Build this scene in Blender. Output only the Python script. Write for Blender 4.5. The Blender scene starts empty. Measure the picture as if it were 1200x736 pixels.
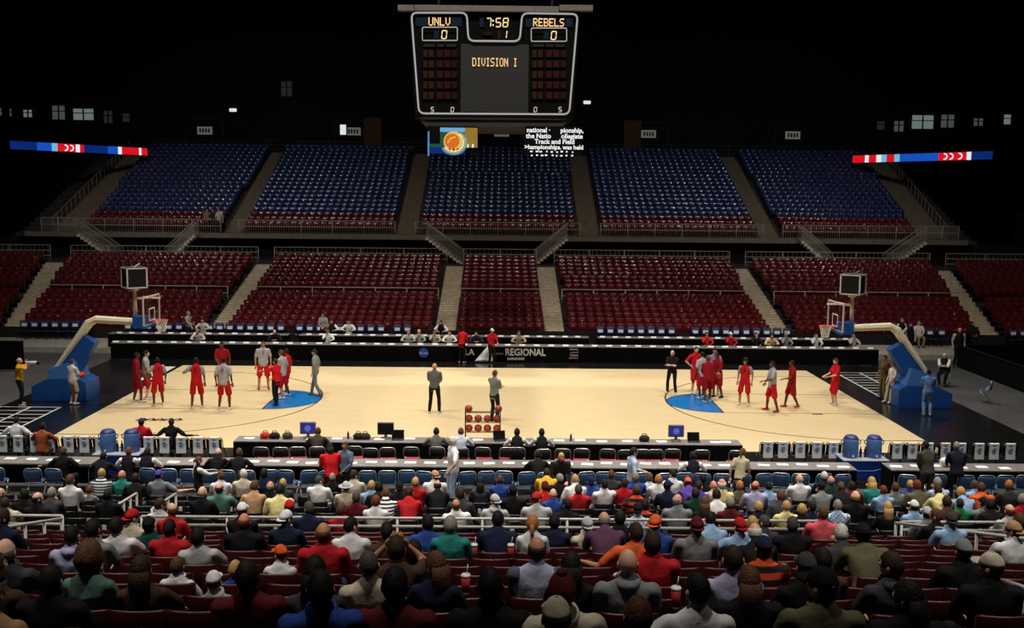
import bpy, math, random
import numpy as np
from mathutils import Vector, Matrix, Euler

random.seed(11)
SC = bpy.context.scene
COL = SC.collection
R = math.radians

# ---------------------------------------------------------------- camera
FPX, CX, CY, CZ = 1217.7, 0.273, -39.54, 8.04
PITCH, YAW, ROLL = 0.11677, 0.00994, 0.01015
_f = Vector((math.sin(YAW)*math.cos(PITCH), math.cos(YAW)*math.cos(PITCH), -math.sin(PITCH)))
_r0 = Vector((math.cos(YAW), -math.sin(YAW), 0)); _u0 = _r0.cross(_f)
_r = math.cos(ROLL)*_r0+math.sin(ROLL)*_u0
_u = -math.sin(ROLL)*_r0+math.cos(ROLL)*_u0
cam = bpy.data.cameras.new('camera'); camo = bpy.data.objects.new('camera', cam); COL.objects.link(camo)
cam.sensor_fit = 'HORIZONTAL'; cam.sensor_width = 36.0; cam.lens = 36.0*FPX/1200.0
cam.clip_start = 0.1; cam.clip_end = 400
camo.matrix_world = Matrix(((_r.x, _u.x, -_f.x, CX), (_r.y, _u.y, -_f.y, CY), (_r.z, _u.z, -_f.z, CZ), (0, 0, 0, 1)))
SC.camera = camo

# ---------------------------------------------------------------- world, exposure, lights
wd = bpy.data.worlds.new('world'); SC.world = wd; wd.use_nodes = True
wd.node_tree.nodes['Background'].inputs[0].default_value = (0.75, 0.85, 1.0, 1)
wd.node_tree.nodes['Background'].inputs[1].default_value = 0.004
SC.view_settings.view_transform = 'Standard'; SC.view_settings.look = 'None'
SC.view_settings.gamma = 1.0; SC.view_settings.use_curve_mapping = False
SC.view_settings.exposure = 0.0

def spot(name, loc, target, power, size, blend, radius=0.5, col=(1.0, 0.93, 0.82)):
    l = bpy.data.lights.new(name, 'SPOT'); l.energy = power; l.spot_size = R(size); l.spot_blend = blend
    l.shadow_soft_size = radius; l.color = col
    o = bpy.data.objects.new(name, l); COL.objects.link(o); o.location = loc
    o.rotation_euler = (Vector(target)-Vector(loc)).to_track_quat('-Z', 'Y').to_euler()
    return o
# floodlights under the roof, aimed at the playing floor
for sx in (-1, 1):
    for i, x in enumerate((4.5, 13.0)):
        for sy in (-1, 1):
            spot('arena_floodlight', (sx*x, sy*9.5, 25.5), (sx*x*0.92, sy*1.0, 0), 9500, 84, 0.9, 0.6)
# unseen spots over the two long stands
for x in (-27, -13.5, 0, 13.5, 27):
    spot('unseen_stand_spot', (x, -3.0, 24.5), (x, 24.5, 1.5), 5200, 52, 0.9, 0.35)
    spot('unseen_stand_spot', (x*0.62, -17.0, 25.0), (x*0.5, -16.5, 0.5), 9800, 56, 0.9, 0.45)
for x in (-11, 0, 11):  # row added behind the near crowd to lighten its backs
    spot('unseen_stand_spot', (x, -32.0, 25.0), (x*0.8, -24.0, 2.0), 8200, 66, 1.0, 0.45)
for x in (-24, -17, 17, 24):
    spot('unseen_stand_spot', (x, 9.0, 25.5), (x, 38, 8.0), 2600, 58, 0.9, 0.3, (0.85, 0.92, 1.0))
spot('unseen_stand_spot', (0, 14.0, 25.5), (0, 38, 8.0), 1300, 76, 0.9, 0.3, (0.95, 0.95, 1.0))

def ray(px, py):
    return (_f*FPX + _r*(px-600) - _u*(py-368)).normalized()
def at_z(px, py, z):                      # point of the floor level z seen at a pixel
    d = ray(px, py); t = (z-CZ)/d.z
    return Vector((CX, CY, CZ))+d*t
def at_y(px, py, y):                      # point of the vertical plane Y = y
    d = ray(px, py); t = (y-CY)/d.y
    return Vector((CX, CY, CZ))+d*t
def pix(p):
    d = Vector(p)-Vector((CX, CY, CZ)); w = d.dot(_f)
    return 600+FPX*d.dot(_r)/w, 368-FPX*d.dot(_u)/w

# ---------------------------------------------------------------- helpers
def lin(c):
    def g(v): return v/12.92 if v <= .04045 else ((v+.055)/1.055)**2.4
    return tuple(g(v/255.0) for v in c)
_M = {}
def mat(name, rgb, rough=0.6, metal=0.0, emit=0.0, var=0.12, scale=6.0, bump=0.0, spec=0.5, coat=0.0, rgb2=None, tex='noise', trans=0.0, alpha=1.0):
    if name in _M: return _M[name]
    m = bpy.data.materials.new(name); m.use_nodes = True; nt = m.node_tree; N = nt.nodes; L = nt.links
    p = N['Principled BSDF']; c = lin(rgb)
    p.inputs['Roughness'].default_value = rough; p.inputs['Metallic'].default_value = metal
    p.inputs['Specular IOR Level'].default_value = spec; p.inputs['Coat Weight'].default_value = coat
    p.inputs['Transmission Weight'].default_value = trans; p.inputs['Alpha'].default_value = alpha
    p.inputs['Base Color'].default_value = (*c, 1)
    if emit > 0:
        p.inputs['Emission Color'].default_value = (*c, 1); p.inputs['Emission Strength'].default_value = emit; p.inputs['Base Color'].default_value = (c[0]*.1, c[1]*.1, c[2]*.1, 1); p.inputs['Specular IOR Level'].default_value = 0.1
    elif var > 0 or rgb2:
        tc = N.new('ShaderNodeTexCoord'); 
        if tex == 'stripe':
            t = N.new('ShaderNodeTexWave'); t.wave_type = 'BANDS'; t.bands_direction = 'Z'; t.inputs['Scale'].default_value = scale
            t.wave_profile = 'SIN'; L.new(tc.outputs['Object'], t.inputs['Vector']); fac = t.outputs['Fac']
        elif tex == 'check':
            t = N.new('ShaderNodeTexChecker'); t.inputs['Scale'].default_value = scale; L.new(tc.outputs['Object'], t.inputs['Vector']); fac = t.outputs['Fac']
        else:
            t = N.new('ShaderNodeTexNoise'); t.inputs['Scale'].default_value = scale; t.inputs['Detail'].default_value = 3
            L.new(tc.outputs['Object'], t.inputs['Vector']); fac = t.outputs['Fac']
        r = N.new('ShaderNodeValToRGB'); r.color_ramp.elements[0].position = 0.38 if tex == 'noise' else 0.42
        r.color_ramp.elements[1].position = 0.66 if tex == 'noise' else 0.58
        a = lin(rgb2) if rgb2 else tuple(v*(1-var) for v in c); b = c if rgb2 else tuple(min(1, v*(1+var)) for v in c)
        r.color_ramp.elements[0].color = (*a, 1); r.color_ramp.elements[1].color = (*b, 1)
        L.new(fac, r.inputs['Fac']); L.new(r.outputs['Color'], p.inputs['Base Color'])
        if bump > 0:
            bn = N.new('ShaderNodeBump'); bn.inputs['Strength'].default_value = bump; bn.inputs['Distance'].default_value = 0.03
            L.new(fac, bn.inputs['Height']); L.new(bn.outputs['Normal'], p.inputs['Normal'])
    _M[name] = m; return m

class MB:
    def __init__(s): s.v = []; s.f = []; s.m = []
    def add(s, v, f, mi=0):
        o = len(s.v); s.v.extend([tuple(x) for x in v]); s.f.extend([tuple(i+o for i in q) for q in f]); s.m.extend([mi]*len(f)); return s
    def box(s, c, d, mi=0, rot=None, ch=0.0):
        x, y, z = d[0]/2, d[1]/2, d[2]/2
        if ch > 0:
            def ring(zz, i): 
                a, b = x-i, y-i; k = min(ch, a*.9, b*.9)
                return [(a-k, -b, zz), (a, -b+k, zz), (a, b-k, zz), (a-k, b, zz), (-a+k, b, zz), (-a, b-k, zz), (-a, -b+k, zz), (-a+k, -b, zz)]
            rings = [ring(-z, ch), ring(-z+ch, 0), ring(z-ch, 0), ring(z, ch)]
            v = [p for r in rings for p in r]; f = []
            for k in range(3):
                for i in range(8): j = (i+1) % 8; f.append((k*8+i, k*8+j, k*8+8+j, k*8+8+i))
            f.append(tuple(range(7, -1, -1))); f.append(tuple(range(24, 32)))
        else:
            v = [(-x, -y, -z), (x, -y, -z), (x, y, -z), (-x, y, -z), (-x, -y, z), (x, -y, z), (x, y, z), (-x, y, z)]
            f = [(3, 2, 1, 0), (4, 5, 6, 7), (0, 1, 5, 4), (1, 2, 6, 5), (2, 3, 7, 6), (3, 0, 4, 7)]
        M = rot if rot is not None else Matrix.Identity(3); c = Vector(c)
        return s.add([M@Vector(p)+c for p in v], f, mi)
    def loft(s, rings, mi=0, caps=True):
        n = len(rings[0]); v = [p for r in rings for p in r]; f = []
        for k in range(len(rings)-1):
            for i in range(n): j = (i+1) % n; f.append((k*n+i, k*n+j, k*n+n+j, k*n+n+i))
        if caps: f.append(tuple(range(n-1, -1, -1))); f.append(tuple(range((len(rings)-1)*n, len(rings)*n)))
        return s.add(v, f, mi)
    def tube(s, pts, rad, n=8, mi=0, lat=None, caps=True):
        pts = [Vector(p) for p in pts]; rings = []
        if not isinstance(rad, (list, tuple)): rad = [rad]*len(pts)
        prev = None
        for i, p in enumerate(pts):
            t = (pts[min(i+1, len(pts)-1)]-pts[max(i-1, 0)]).normalized()
            if lat is not None: a = Vector(lat)
            elif prev is not None: a = prev
            else: a = Vector((1, 0, 0)) if abs(t.x) < .8 else Vector((0, 1, 0))
            a = (a-t*a.dot(t)).normalized(); b = t.cross(a); prev = a
            r = rad[i]; ra, rb = (r, r) if not isinstance(r, (list, tuple)) else r
            rings.append([p+a*(ra*math.cos(q))+b*(rb*math.sin(q)) for q in (2*math.pi*k/n for k in range(n))])
        return s.loft(rings, mi, caps)
    def ell(s, c, r, nu=12, nv=8, mi=0, rot=None):
        M = rot if rot is not None else Matrix.Identity(3); c = Vector(c); v = []; f = []
        for j in range(1, nv):
            t = math.pi*j/nv
            for i in range(nu):
                a = 2*math.pi*i/nu; v.append(M@Vector((r[0]*math.sin(t)*math.cos(a), r[1]*math.sin(t)*math.sin(a), r[2]*math.cos(t)))+c)
        n = len(v); v.append(M@Vector((0, 0, r[2]))+c); v.append(M@Vector((0, 0, -r[2]))+c)
        for j in range(nv-2):
            for i in range(nu):
                k = (i+1) % nu; f.append((j*nu+i, (j+1)*nu+i, (j+1)*nu+k, j*nu+k))
        for i in range(nu):
            k = (i+1) % nu; f.append((n, i, k)); f.append((n+1, (nv-2)*nu+k, (nv-2)*nu+i))
        return s.add(v, f, mi)
    def prism(s, poly, axis, a, b, mi=0):        # polygon in the two other axes, extruded from a to b
        def P(q, t): return {'x': (t, q[0], q[1]), 'y': (q[0], t, q[1]), 'z': (q[0], q[1], t)}[axis]
        n = len(poly); v = [P(q, a) for q in poly]+[P(q, b) for q in poly]
        f = [tuple(range(n-1, -1, -1)), tuple(range(n, 2*n))]+[(i, (i+1) % n, n+(i+1) % n, n+i) for i in range(n)]
        return s.add(v, f, mi)
    def mesh(s, name, mats, smooth=False, recalc=True):
        me = bpy.data.meshes.new(name); me.from_pydata(s.v, [], s.f)
        for m in (mats if isinstance(mats, (list, tuple)) else [mats]): me.materials.append(m)
        me.polygons.foreach_set('material_index', s.m)
        if smooth: me.polygons.foreach_set('use_smooth', [True]*len(s.f))
        if recalc:
            import bmesh
            bm = bmesh.new(); bm.from_mesh(me); bmesh.ops.recalc_face_normals(bm, faces=bm.faces); bm.to_mesh(me); bm.free()
        me.update(); return me
    def build(s, name, mats, parent=None, smooth=False, loc=None, rz=None):
        return link(name, s.mesh(name, mats, smooth), parent, loc, rz)

def link(name, me, parent=None, loc=None, rz=None, sc=None):
    o = bpy.data.objects.new(name, me); COL.objects.link(o)
    if parent is not None: o.parent = parent
    if loc is not None: o.location = loc
    if rz is not None: o.rotation_euler = (0, 0, rz)
    if sc is not None: o.scale = (sc, sc, sc)
    return o
def tag(o, label=None, cat=None, group=None, kind=None):
    if label: o['label'] = label
    if cat: o['category'] = cat
    if group: o['group'] = group
    if kind: o['kind'] = kind
    return o
def thing(name, label, cat, loc=(0, 0, 0), rz=0, group=None):
    return tag(link(name, None, None, loc, rz), label, cat, group)
def struct(o): o['kind'] = 'structure'; return o
def copy_tree(o, loc, rz=None, label=None, group=None, sc=None):
    c = o.copy(); COL.objects.link(c); c.location = loc
    if rz is not None: c.rotation_euler = (0, 0, rz)
    if sc is not None: c.scale = (sc, sc, sc)
    if label: c['label'] = label
    if group: c['group'] = group
    for ch in o.children:
        d = ch.copy(); COL.objects.link(d); d.parent = c
        for g in ch.children:
            e = g.copy(); COL.objects.link(e); e.parent = d
    return c

_TX = {}
def text_mesh(body, size, ext=0.004, align='CENTER', bold=0.0):
    cu = bpy.data.curves.new('t', 'FONT'); cu.body = body; cu.size = size; cu.extrude = ext; cu.align_x = align; cu.align_y = 'CENTER'; cu.resolution_u = 3; cu.offset = bold
    o = bpy.data.objects.new('t', cu); COL.objects.link(o)
    dg = bpy.context.evaluated_depsgraph_get(); me = bpy.data.meshes.new_from_object(o.evaluated_get(dg))
    bpy.data.objects.remove(o); bpy.data.curves.remove(cu); me.materials.clear(); return me
FACE = Euler((R(90), 0, 0))             # stand text up, facing the camera side (-Y)
def text(name, body, size, m, loc, parent=None, rot=FACE, ext=0.004, align='CENTER', bold=0.0):
    me = text_mesh(body, size, ext, align, bold); me.materials.append(m); o = link(name, me, parent, loc); o.rotation_euler = rot; return o

# common materials
M_maroon = mat('maroon_seat_plastic', (100, 27, 32), 0.16, var=0.1, scale=0.7, spec=0.6)
M_bluseat = mat('blue_seat_plastic', (44, 55, 98), 0.16, var=0.12, scale=0.7, spec=0.6)
M_black = mat('black_cloth', (14, 14, 16), 0.85, var=0.2)
M_blkpl = mat('black_plastic', (16, 16, 18), 0.4, var=0.15)
M_conc = mat('stair_concrete', (150, 138, 120), 0.85, var=0.18, scale=3.0, bump=0.1)
M_dconc = mat('dark_tier_concrete', (60, 52, 50), 0.9, var=0.2, scale=2.0, bump=0.1)
M_rail = mat('painted_rail', (190, 188, 180), 0.45, var=0.06)
M_drail = mat('dull_rail', (168, 158, 142), 0.6, var=0.1)
M_white = mat('white_paper', (240, 240, 238), 0.7, var=0.03)
M_steel = mat('steel_tube', (190, 190, 188), 0.35, metal=0.7, var=0.05)
M_skirt = mat('black_table_skirt', (4, 4, 5), 0.9, var=0.2, scale=3, spec=0.15)
M_ttop = mat('dark_grey_table_top', (118, 114, 112), 0.55, var=0.15, scale=2)
# ================================================================ SETTING
M_floor = mat('grey_concrete_floor', (72, 72, 74), 0.6, var=0.18, scale=0.6)
M_apron = mat('black_painted_apron', (24, 24, 25), 0.2, var=0.15, scale=1.0, spec=0.6)
M_light = mat('pale_riser_deck', (170, 166, 156), 0.7, var=0.1)
M_line = mat('black_court_line', (40, 30, 26), 0.4, var=0.05)
M_wline = mat('white_floor_line', (225, 225, 222), 0.5, var=0.04)
M_cblue = mat('blue_court_paint', (24, 122, 200), 0.22, var=0.06, scale=1.5)
M_wall = mat('dark_wall', (14, 11, 10), 0.95, var=0.2, scale=0.4)

def wood():
    m = bpy.data.materials.new('maple_court_wood'); m.use_nodes = True; nt = m.node_tree; N = nt.nodes; L = nt.links; p = N['Principled BSDF']
    tc = N.new('ShaderNodeTexCoord'); mp = N.new('ShaderNodeMapping'); mp.inputs['Scale'].default_value = (0.45, 9.0, 1)
    t = N.new('ShaderNodeTexNoise'); t.inputs['Scale'].default_value = 1.6; t.inputs['Detail'].default_value = 5
    r = N.new('ShaderNodeValToRGB'); r.color_ramp.elements[0].position = .3; r.color_ramp.elements[1].position = .7
    r.color_ramp.elements[0].color = (*lin((214, 190, 144)), 1); r.color_ramp.elements[1].color = (*lin((232, 211, 170)), 1)
    L.new(tc.outputs['Object'], mp.inputs['Vector']); L.new(mp.outputs['Vector'], t.inputs['Vector']); L.new(t.outputs['Fac'], r.inputs['Fac']); L.new(r.outputs['Color'], p.inputs['Base Color'])
    p.inputs['Roughness'].default_value = 0.42; p.inputs['Specular IOR Level'].default_value = 0.35
    return m
LX, LY = 14.325, 7.62
b = MB(); b.box((0, 5, -0.16), (130, 120, 0.2)); struct(b.build('floor', M_floor))
b = MB(); b.box((0, 1.5, -0.04), (36.4, 26, 0.06)); struct(b.build('floor_apron', M_apron))
court = MB().box((0, 0, -0.02), (2*LX, 2*LY, 0.05)).build('floor_court', wood()); struct(court)
def strip(path, w, z=0.0075, t=0.003, closed=False):
    b = MB(); P = [Vector((p[0], p[1])) for p in path]; n = len(P); rings = []
    for i, p in enumerate(P):
        a = P[(i-1) % n] if closed or i > 0 else p; c = P[(i+1) % n] if closed or i < n-1 else p
        d = (c-a).normalized(); nn = Vector((-d.y, d.x))*w/2
        rings.append([(p.x+nn.x, p.y+nn.y, z-t), (p.x-nn.x, p.y-nn.y, z-t), (p.x-nn.x, p.y-nn.y, z), (p.x+nn.x, p.y+nn.y, z)])
    if closed: rings.append(rings[0])
    return b.loft(rings, caps=not closed)
for s in (-1, 1):
    pts = [(s*LX, -6.02)]+[(s*(12.73-6.02*math.cos(a)), 6.02*math.sin(a)) for a in [R(-90+180*i/48) for i in range(49)]]+[(s*LX, 6.02)]
    strip(pts, 0.06).build('three_point_line', M_line, court)
    hd = [(s*8.53, -1.83)]+[(s*(8.53-1.83*math.cos(a)), 1.83*math.sin(a)) for a in [R(-90+180*i/36) for i in range(37)]]
    b = MB(); b.prism(hd, 'z', 0.001, 0.0055); b.build('free_throw_half_circle', M_cblue, court)
    strip([(s*(8.53-1.83*math.cos(a)), 1.83*math.sin(a)) for a in [R(-90+180*i/36) for i in range(37)]], 0.05, 0.009).build('half_circle_edge', M_line, court)
    strip([(s*8.53, -1.83), (s*8.53, 1.83)], 0.05, 0.009).build('free_throw_line', M_line, court)
    for y in (-1.83, 1.83): strip([(s*LX, y), (s*8.53, y)], 0.045).build('lane_line', M_line, court)
# black cursive wordmark near the left end of the near sideline and a short one at the right
def scribble(cx, cy, w, h, seed):
    rr = random.Random(seed); x0 = cx-w/2; n = 5
    for i in range(n):
        x = x0+w*i/n; d = w/n
        pts = [(x, cy-h/2), (x+d*.15, cy+h*.2), (x+d*.45, cy+h*.5), (x+d*.75, cy+h*.1), (x+d*.5, cy-h*.45), (x+d*1.02, cy-h*.3+rr.random()*h*.3)]
        strip(pts, h*.26, 0.008).build('script_letter', M_line, court)
p = at_z(188, 492, 0); scribble(p.x, p.y, 1.55, 0.42, 2)
p = at_z(958, 485.5, 0); scribble(p.x, p.y, 0.36, 0.16, 3)
# white ladder-shaped photographers' boxes painted beside each baseline
def ladder(x0, x1, y0, y1, n):
    e = thing('floor_line_ladder', '', '', (0, 0, -0.008)); struct(e)
    for k in list(e.keys()):
        if k in ('label', 'category'): del e[k]
    for x in (x0, (x0+x1)/2, x1): strip([(x, y0), (x, y1)], 0.07).build('long_line', M_wline, e)
    for i in range(n+1):
        y = y0+(y1-y0)*i/n; strip([(x0, y), (x1, y)], 0.06).build('cross_line', M_wline, e)
ladder(15.55, 17.75, 1.6, 7.2, 9); ladder(-15.95, -18.15, -7.4, -1.75, 9)
# white floor decal beside the far left corner
b = MB(); q0 = at_z(187, 446, 0); q1 = at_z(206, 431, 0)
b.prism([(-15.0, 3.9), (-14.55, 3.9), (-14.55, 7.3), (-15.6, 7.3)], 'z', -0.012, -0.004); struct(b.build('floor_decal', M_wline))
for sx in (-1, 1):
    b = MB(); b.box((sx*24.5, 13.2, 0.06), (14.5, 3.6, 0.3)); struct(b.build('floor_riser', M_light))
b = MB(); b.box((0, 13.4, 0.02), (34, 4.2, 0.26)); struct(b.build('floor_press_riser', M_black))

# -------- stepped tiers
def tier(name, x0, x1, ys, zs, m, back, z0=-0.1):
    b = MB(); prof = [(ys[0], z0)]
    for i, y in enumerate(ys):
        prof.append((y, zs[i])); prof.append((ys[i+1] if i+1 < len(ys) else back, zs[i]))
    prof.append((back, z0)); b.prism(prof, 'x', x0, x1); return struct(b.build(name, m))
# near stand rows: k counts rows from the one with its seat tops at the bottom of the picture
def rowY(k): return -31.4+0.9*k
def rowZ(k): return 3.7-0.236*k if k <= 10 else max(0.0, (18-k)*0.155)
ks = list(range(18, -11, -1))
tier('tier_near', -26, 26, [rowY(k)+0.62 for k in ks], [rowZ(k) for k in ks], M_dconc, -41.5)
# far lower bowl
FY = [15.5+0.9*j for j in range(17)]; FZ = [0.25+0.184*j for j in range(17)]
tier('tier_far_lower', -52, 52, [y-0.55 for y in FY], FZ, M_dconc, 33.0)
# far upper deck
UY = [33.0+0.8*j for j in range(20)]; UZ = [5.0+0.313*j for j in range(20)]
b = MB(); prof = [(31.9, 4.75), (31.9, 5.0)]
for j in range(20): prof += [(UY[j]-0.45, UZ[j]), (UY[j]+0.35, UZ[j])]
prof += [(49.6, UZ[19]+.05), (49.6, UZ[19]-1.2)]
b.prism(prof, 'x', -33.0, 33.0); struct(b.build('tier_far_upper', M_dconc))
b = MB(); b.box((0, 31.75, 4.9), (64.5, 0.3, 0.34)); struct(b.build('trim_1', mat('deck_edge_concrete', (118, 106, 92), 0.85, var=0.15)))
# walls of the hall
b = MB(); b.box((0, 53, 15), (140, 0.6, 40)); struct(b.build('wall_back', M_wall))
b = MB(); b.box((0, 33.2, 2.5), (110, 0.3, 4.4)); struct(b.build('wall_concourse', M_wall))
b = MB(); b.box((0, 14.72, 0.3), (56, 0.12, 0.95)); struct(b.build('wall_front_of_lower_stand', M_black))
for sx, nm in ((-1, 'wall_left'), (1, 'wall_right')):
    b = MB(); b.box((sx*62, 5, 15), (0.6, 96, 40)); struct(b.build(nm, M_wall))
b = MB(); b.box((0, 5, 32), (140, 100, 0.6)); struct(b.build('ceiling', M_wall))

# -------- aisles of the far stands
def xat(px, y, z):            # world X on the row line (y,z) at picture column px
    lo, hi = -70.0, 70.0
    for _ in range(50):
        m_ = (lo+hi)/2
        if pix((m_, y, z))[0] < px: lo = m_
        else: hi = m_
    return (lo+hi)/2
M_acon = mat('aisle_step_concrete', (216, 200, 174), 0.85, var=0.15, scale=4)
def aisle(name, bot, top, Ys, Zs, half, am=None):
    """stepped gangway whose edges run from columns bot=(l,r) to top=(l,r)"""
    y0, y1, z0, z1 = Ys[0], Ys[-1], Zs[0], Zs[-1]
    a0, b0 = xat(bot[0], y0, z0), xat(bot[1], y0, z0); a1, b1 = xat(top[0], y1, z1), xat(top[1], y1, z1)
    e = struct(link(name, None)); bd = []
    for j, (y, z) in enumerate(zip(Ys, Zs)):
        t = (y-y0)/(y1-y0); l = a0+(a1-a0)*t; r = b0+(b1-b0)*t; bd.append((l, r))
        D = (Ys[1]-Ys[0]); Rz = (Zs[1]-Zs[0])
        for h in range(2):
            b = MB(); b.box(((l+r)/2, y-half+D*(h*.5+.25), z+Rz*h*0.5+0.02-0.1), (r-l, D/2+0.001, 0.2)); b.build('step', am or M_acon, e)
    return bd
lowA = []
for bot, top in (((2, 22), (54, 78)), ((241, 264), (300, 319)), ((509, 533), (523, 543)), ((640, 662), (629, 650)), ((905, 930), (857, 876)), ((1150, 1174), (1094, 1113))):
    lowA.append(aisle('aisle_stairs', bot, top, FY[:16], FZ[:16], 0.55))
upA = []
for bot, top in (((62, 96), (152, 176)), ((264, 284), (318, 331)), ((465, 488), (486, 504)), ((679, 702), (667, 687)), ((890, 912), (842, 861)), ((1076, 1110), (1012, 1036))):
    upA.append(aisle('aisle_stairs', bot, top, UY, UZ, 0.45, mat('dim_lit_aisle_concrete', (122, 106, 85), 0.85, var=0.15, scale=4)))  # same concrete as below, the deck's dimmer light put into its colour

# -------- guard rails
def guard_rail(name, label, pts, h, m, nbar=2, step=1.6, r=0.025, balus=0.0, group=None, cat='railing', bars=None):
    """tubular rail through floor points pts: bars, posts and (dense) balusters"""
    P = [Vector(p) for p in pts]; e = thing(name, label, cat, P[0], 0, group); O = P[0]
    for hh in (bars or [h*(1-i/float(nbar)*0.92) for i in range(nbar)]):
        b = MB(); b.tube([p-O+Vector((0, 0, hh)) for p in P], r, 6); b.build('rail_bar', m, e, True)
    bal = MB()
    for a, c in zip(P[:-1], P[1:]):
        n = max(1, round((c-a).length/step))
        for i in range(n+1):
            q = a+(c-a)*(i/n)-O; b = MB(); b.tube([q, q+Vector((0, 0, h))], r*0.95, 6); b.build('post', m, e, True)
        if balus:
            n = max(1, round((c-a).length/balus))
            for i in range(n): 
                q = a+(c-a)*((i+.5)/n)-O; bal.box(q+Vector((0, 0, h/2)), (0.014, 0.014, h))
    if balus: o = bal.build('balusters', m, e); o['kind'] = 'stuff'
    return e
# rail halfway up the lower far stand, one length per seating block
mid = 7; ym = FY[mid]-0.5; zm = FZ[mid]
edges = [(-40.5, lowA[0][mid][0])]+[(lowA[i][mid][1], lowA[i+1][mid][0]) for i in range(5)]+[(lowA[5][mid][1], 40.5)]
nm = ['at the far left end', 'second block from the left', 'left of the central block', 'in front of the central block', 'right of the central block', 'second block from the right', 'at the far right end']
for (a, c), w in zip(edges, nm):
    if w.startswith('at the'): continue
    guard_rail('guard_rail', 'pale guard rail halfway up the lower far stand, '+w, [(a+.1, ym, zm), (c-.1, ym, zm)], 0.85, M_rail, 2, 1.9, 0.03, group='rails across the lower far stand')
# concourse rail on top of the lower far stand
edges = [(-46, lowA[0][15][0])]+[(lowA[i][15][1], lowA[i+1][15][0]) for i in range(5)]+[(lowA[5][15][1], 46)]
for (a, c), w in zip(edges, nm):
    guard_rail('concourse_rail', 'dull grey concourse rail behind the top maroon row, '+w, [(a, 29.75, 3.1), (c, 29.75, 3.1)], 1.15, M_drail, 3, 2.6, 0.03, 0.3, group='rails along the concourse')
# rail on the front edge of the upper deck
edges = [(upA[i][0][1], upA[i+1][0][0]) for i in range(5)]
nm5 = ['leftmost of five', 'second from the left', 'in the middle under the scoreboard', 'second from the right', 'rightmost of five']
for (a, c), w in zip(edges, nm5):
    guard_rail('deck_rail', 'dull rail with balusters on the upper deck edge, '+w, [(a, 31.95, 5.02), (c, 31.95, 5.02)], 0.95, M_drail, 2, 2.0, 0.028, 0.16, group='rails on the upper deck edge')
for sx, w in ((-1, 'left'), (1, 'right')):
    x0, x1 = (upA[0][0][0]-0.3, upA[0][0][1]) if sx < 0 else (upA[5][0][0], upA[5][0][1]+0.3)
    e = guard_rail('deck_rail', 'solid-looking rail closing the %s end of the upper deck' % w, [(x0, 31.9, 5.0), (x1, 31.9, 5.0)], 1.0, M_drail, 2, 1.0, 0.03, 0.09)
    xa = upA[0] if sx < 0 else upA[5]; i = 0 if sx < 0 else 1
    g = thing('stair_rail', 'row of bare posts with handrail climbing the %s edge of the upper deck' % w, 'railing', (xa[0][i], UY[0], UZ[0])); O = Vector((xa[0][i], UY[0], UZ[0]))
    b = MB(); b.tube([Vector((xa[j][i], UY[j], UZ[j]+.95))-O for j in range(20)], 0.025, 6); b.build('handrail', M_drail, g, True)
    for j in range(20):
        q = Vector((xa[j][i], UY[j], UZ[j]))-O; b = MB(); b.tube([q, q+Vector((0, 0, 1.0))], 0.025, 6); b.build('post', M_drail, g, True)
b = MB()
guard_rail('back_rail', 'low rail with balusters behind the top row of blue seats', [(-29, 49.2, 11.0), (29, 49.2, 11.0)], 1.15, mat('dark_rail', (84, 72, 62), 0.7, var=0.1), 3, 2.4, 0.03, 0.3)
# stair flights from the upper deck down to the concourse (seen as slanting rails)
def flight(px0, px1, w):
    x0 = xat(px0, 31.6, 5.0); x1 = xat(px1, 30.4, 3.1)
    e = thing('stair_flight', 'flight of stairs with slanting rails below the upper deck, '+w, 'stairs', (x1, 30.6, 3.05), 0, 'flights from deck to concourse'); O = Vector((x1, 30.6, 3.05)); n = 11
    for i in range(n):
        t = (i+.5)/n; x = x1+(x0-x1)*t
        b = MB(); b.box(Vector((x, 30.95, 3.1+1.85*t))-O, (abs(x0-x1)/n+.02, 1.0, 0.18)); b.build('step', M_acon, e)
    for y in (30.45, 31.45):
        b = MB(); A = Vector((x1, y, 4.1))-O; B = Vector((x0, y, 5.95))-O; b.tube([A, B], 0.03, 6); b.tube([A-Vector((0, 0, .8)), B-Vector((0, 0, .8))], 0.025, 6); b.build('handrail', M_drail, e, True)
        bl = MB()
        for i in range(24):
            q = A+(B-A)*((i+.5)/24); bl.box(q-Vector((0, 0, .42)), (.016, .016, .84))
        o = bl.build('balusters', M_drail, e); o['kind'] = 'stuff'
for a, c, w in ((98, 137, 'leftmost of six'), (234, 194, 'second from the left'), (500, 543, 'left of the central block'), (664, 626, 'right of the central block'), (934, 976, 'second from the right'), (1078, 1040, 'rightmost of six')):
    flight(a, c, w)

# -------- back wall of the upper deck: portals with lit signs, suite windows, ribbon boards
M_sign = mat('dim_sign_face', (205, 200, 190), emit=0.16); M_portal = mat('portal_frame', (46, 38, 32), 0.8, var=0.1)
M_signtxt = mat('sign_letters', (60, 50, 46), 0.8, var=0)
M_brown = mat('brown_portal_wall', (96, 58, 30), 0.8, var=0.15)
for i, (px, py) in enumerate(((240, 153), (414, 154), (588, 155.5), (760, 157), (929, 158.5))):
    c = at_y(px, py, 52.55); w = nm5[i]
    e = thing('portal_sign', 'small white sign box behind the upper deck, '+w, 'sign', c, 0, 'signs behind the upper deck')
    b = MB(); b.box((0, 0, 0), (1.28, 0.12, 0.66)); b.build('sign_box', M_sign, e)
    for k in range(4): b = MB(); b.box((-.38+.25*k, -0.07, 0), (0.15, 0.02, 0.36)); b.build('letter_block', M_signtxt, e)
    b = MB(); b.box((-1.6, .05, -.6), (.12, .3, 3.2)); b.box((1.6, .05, -.6), (.12, .3, 3.2)); b.box((0, .05, .95), (3.3, .3, .12)); b.build('frame', M_portal, e)
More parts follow.
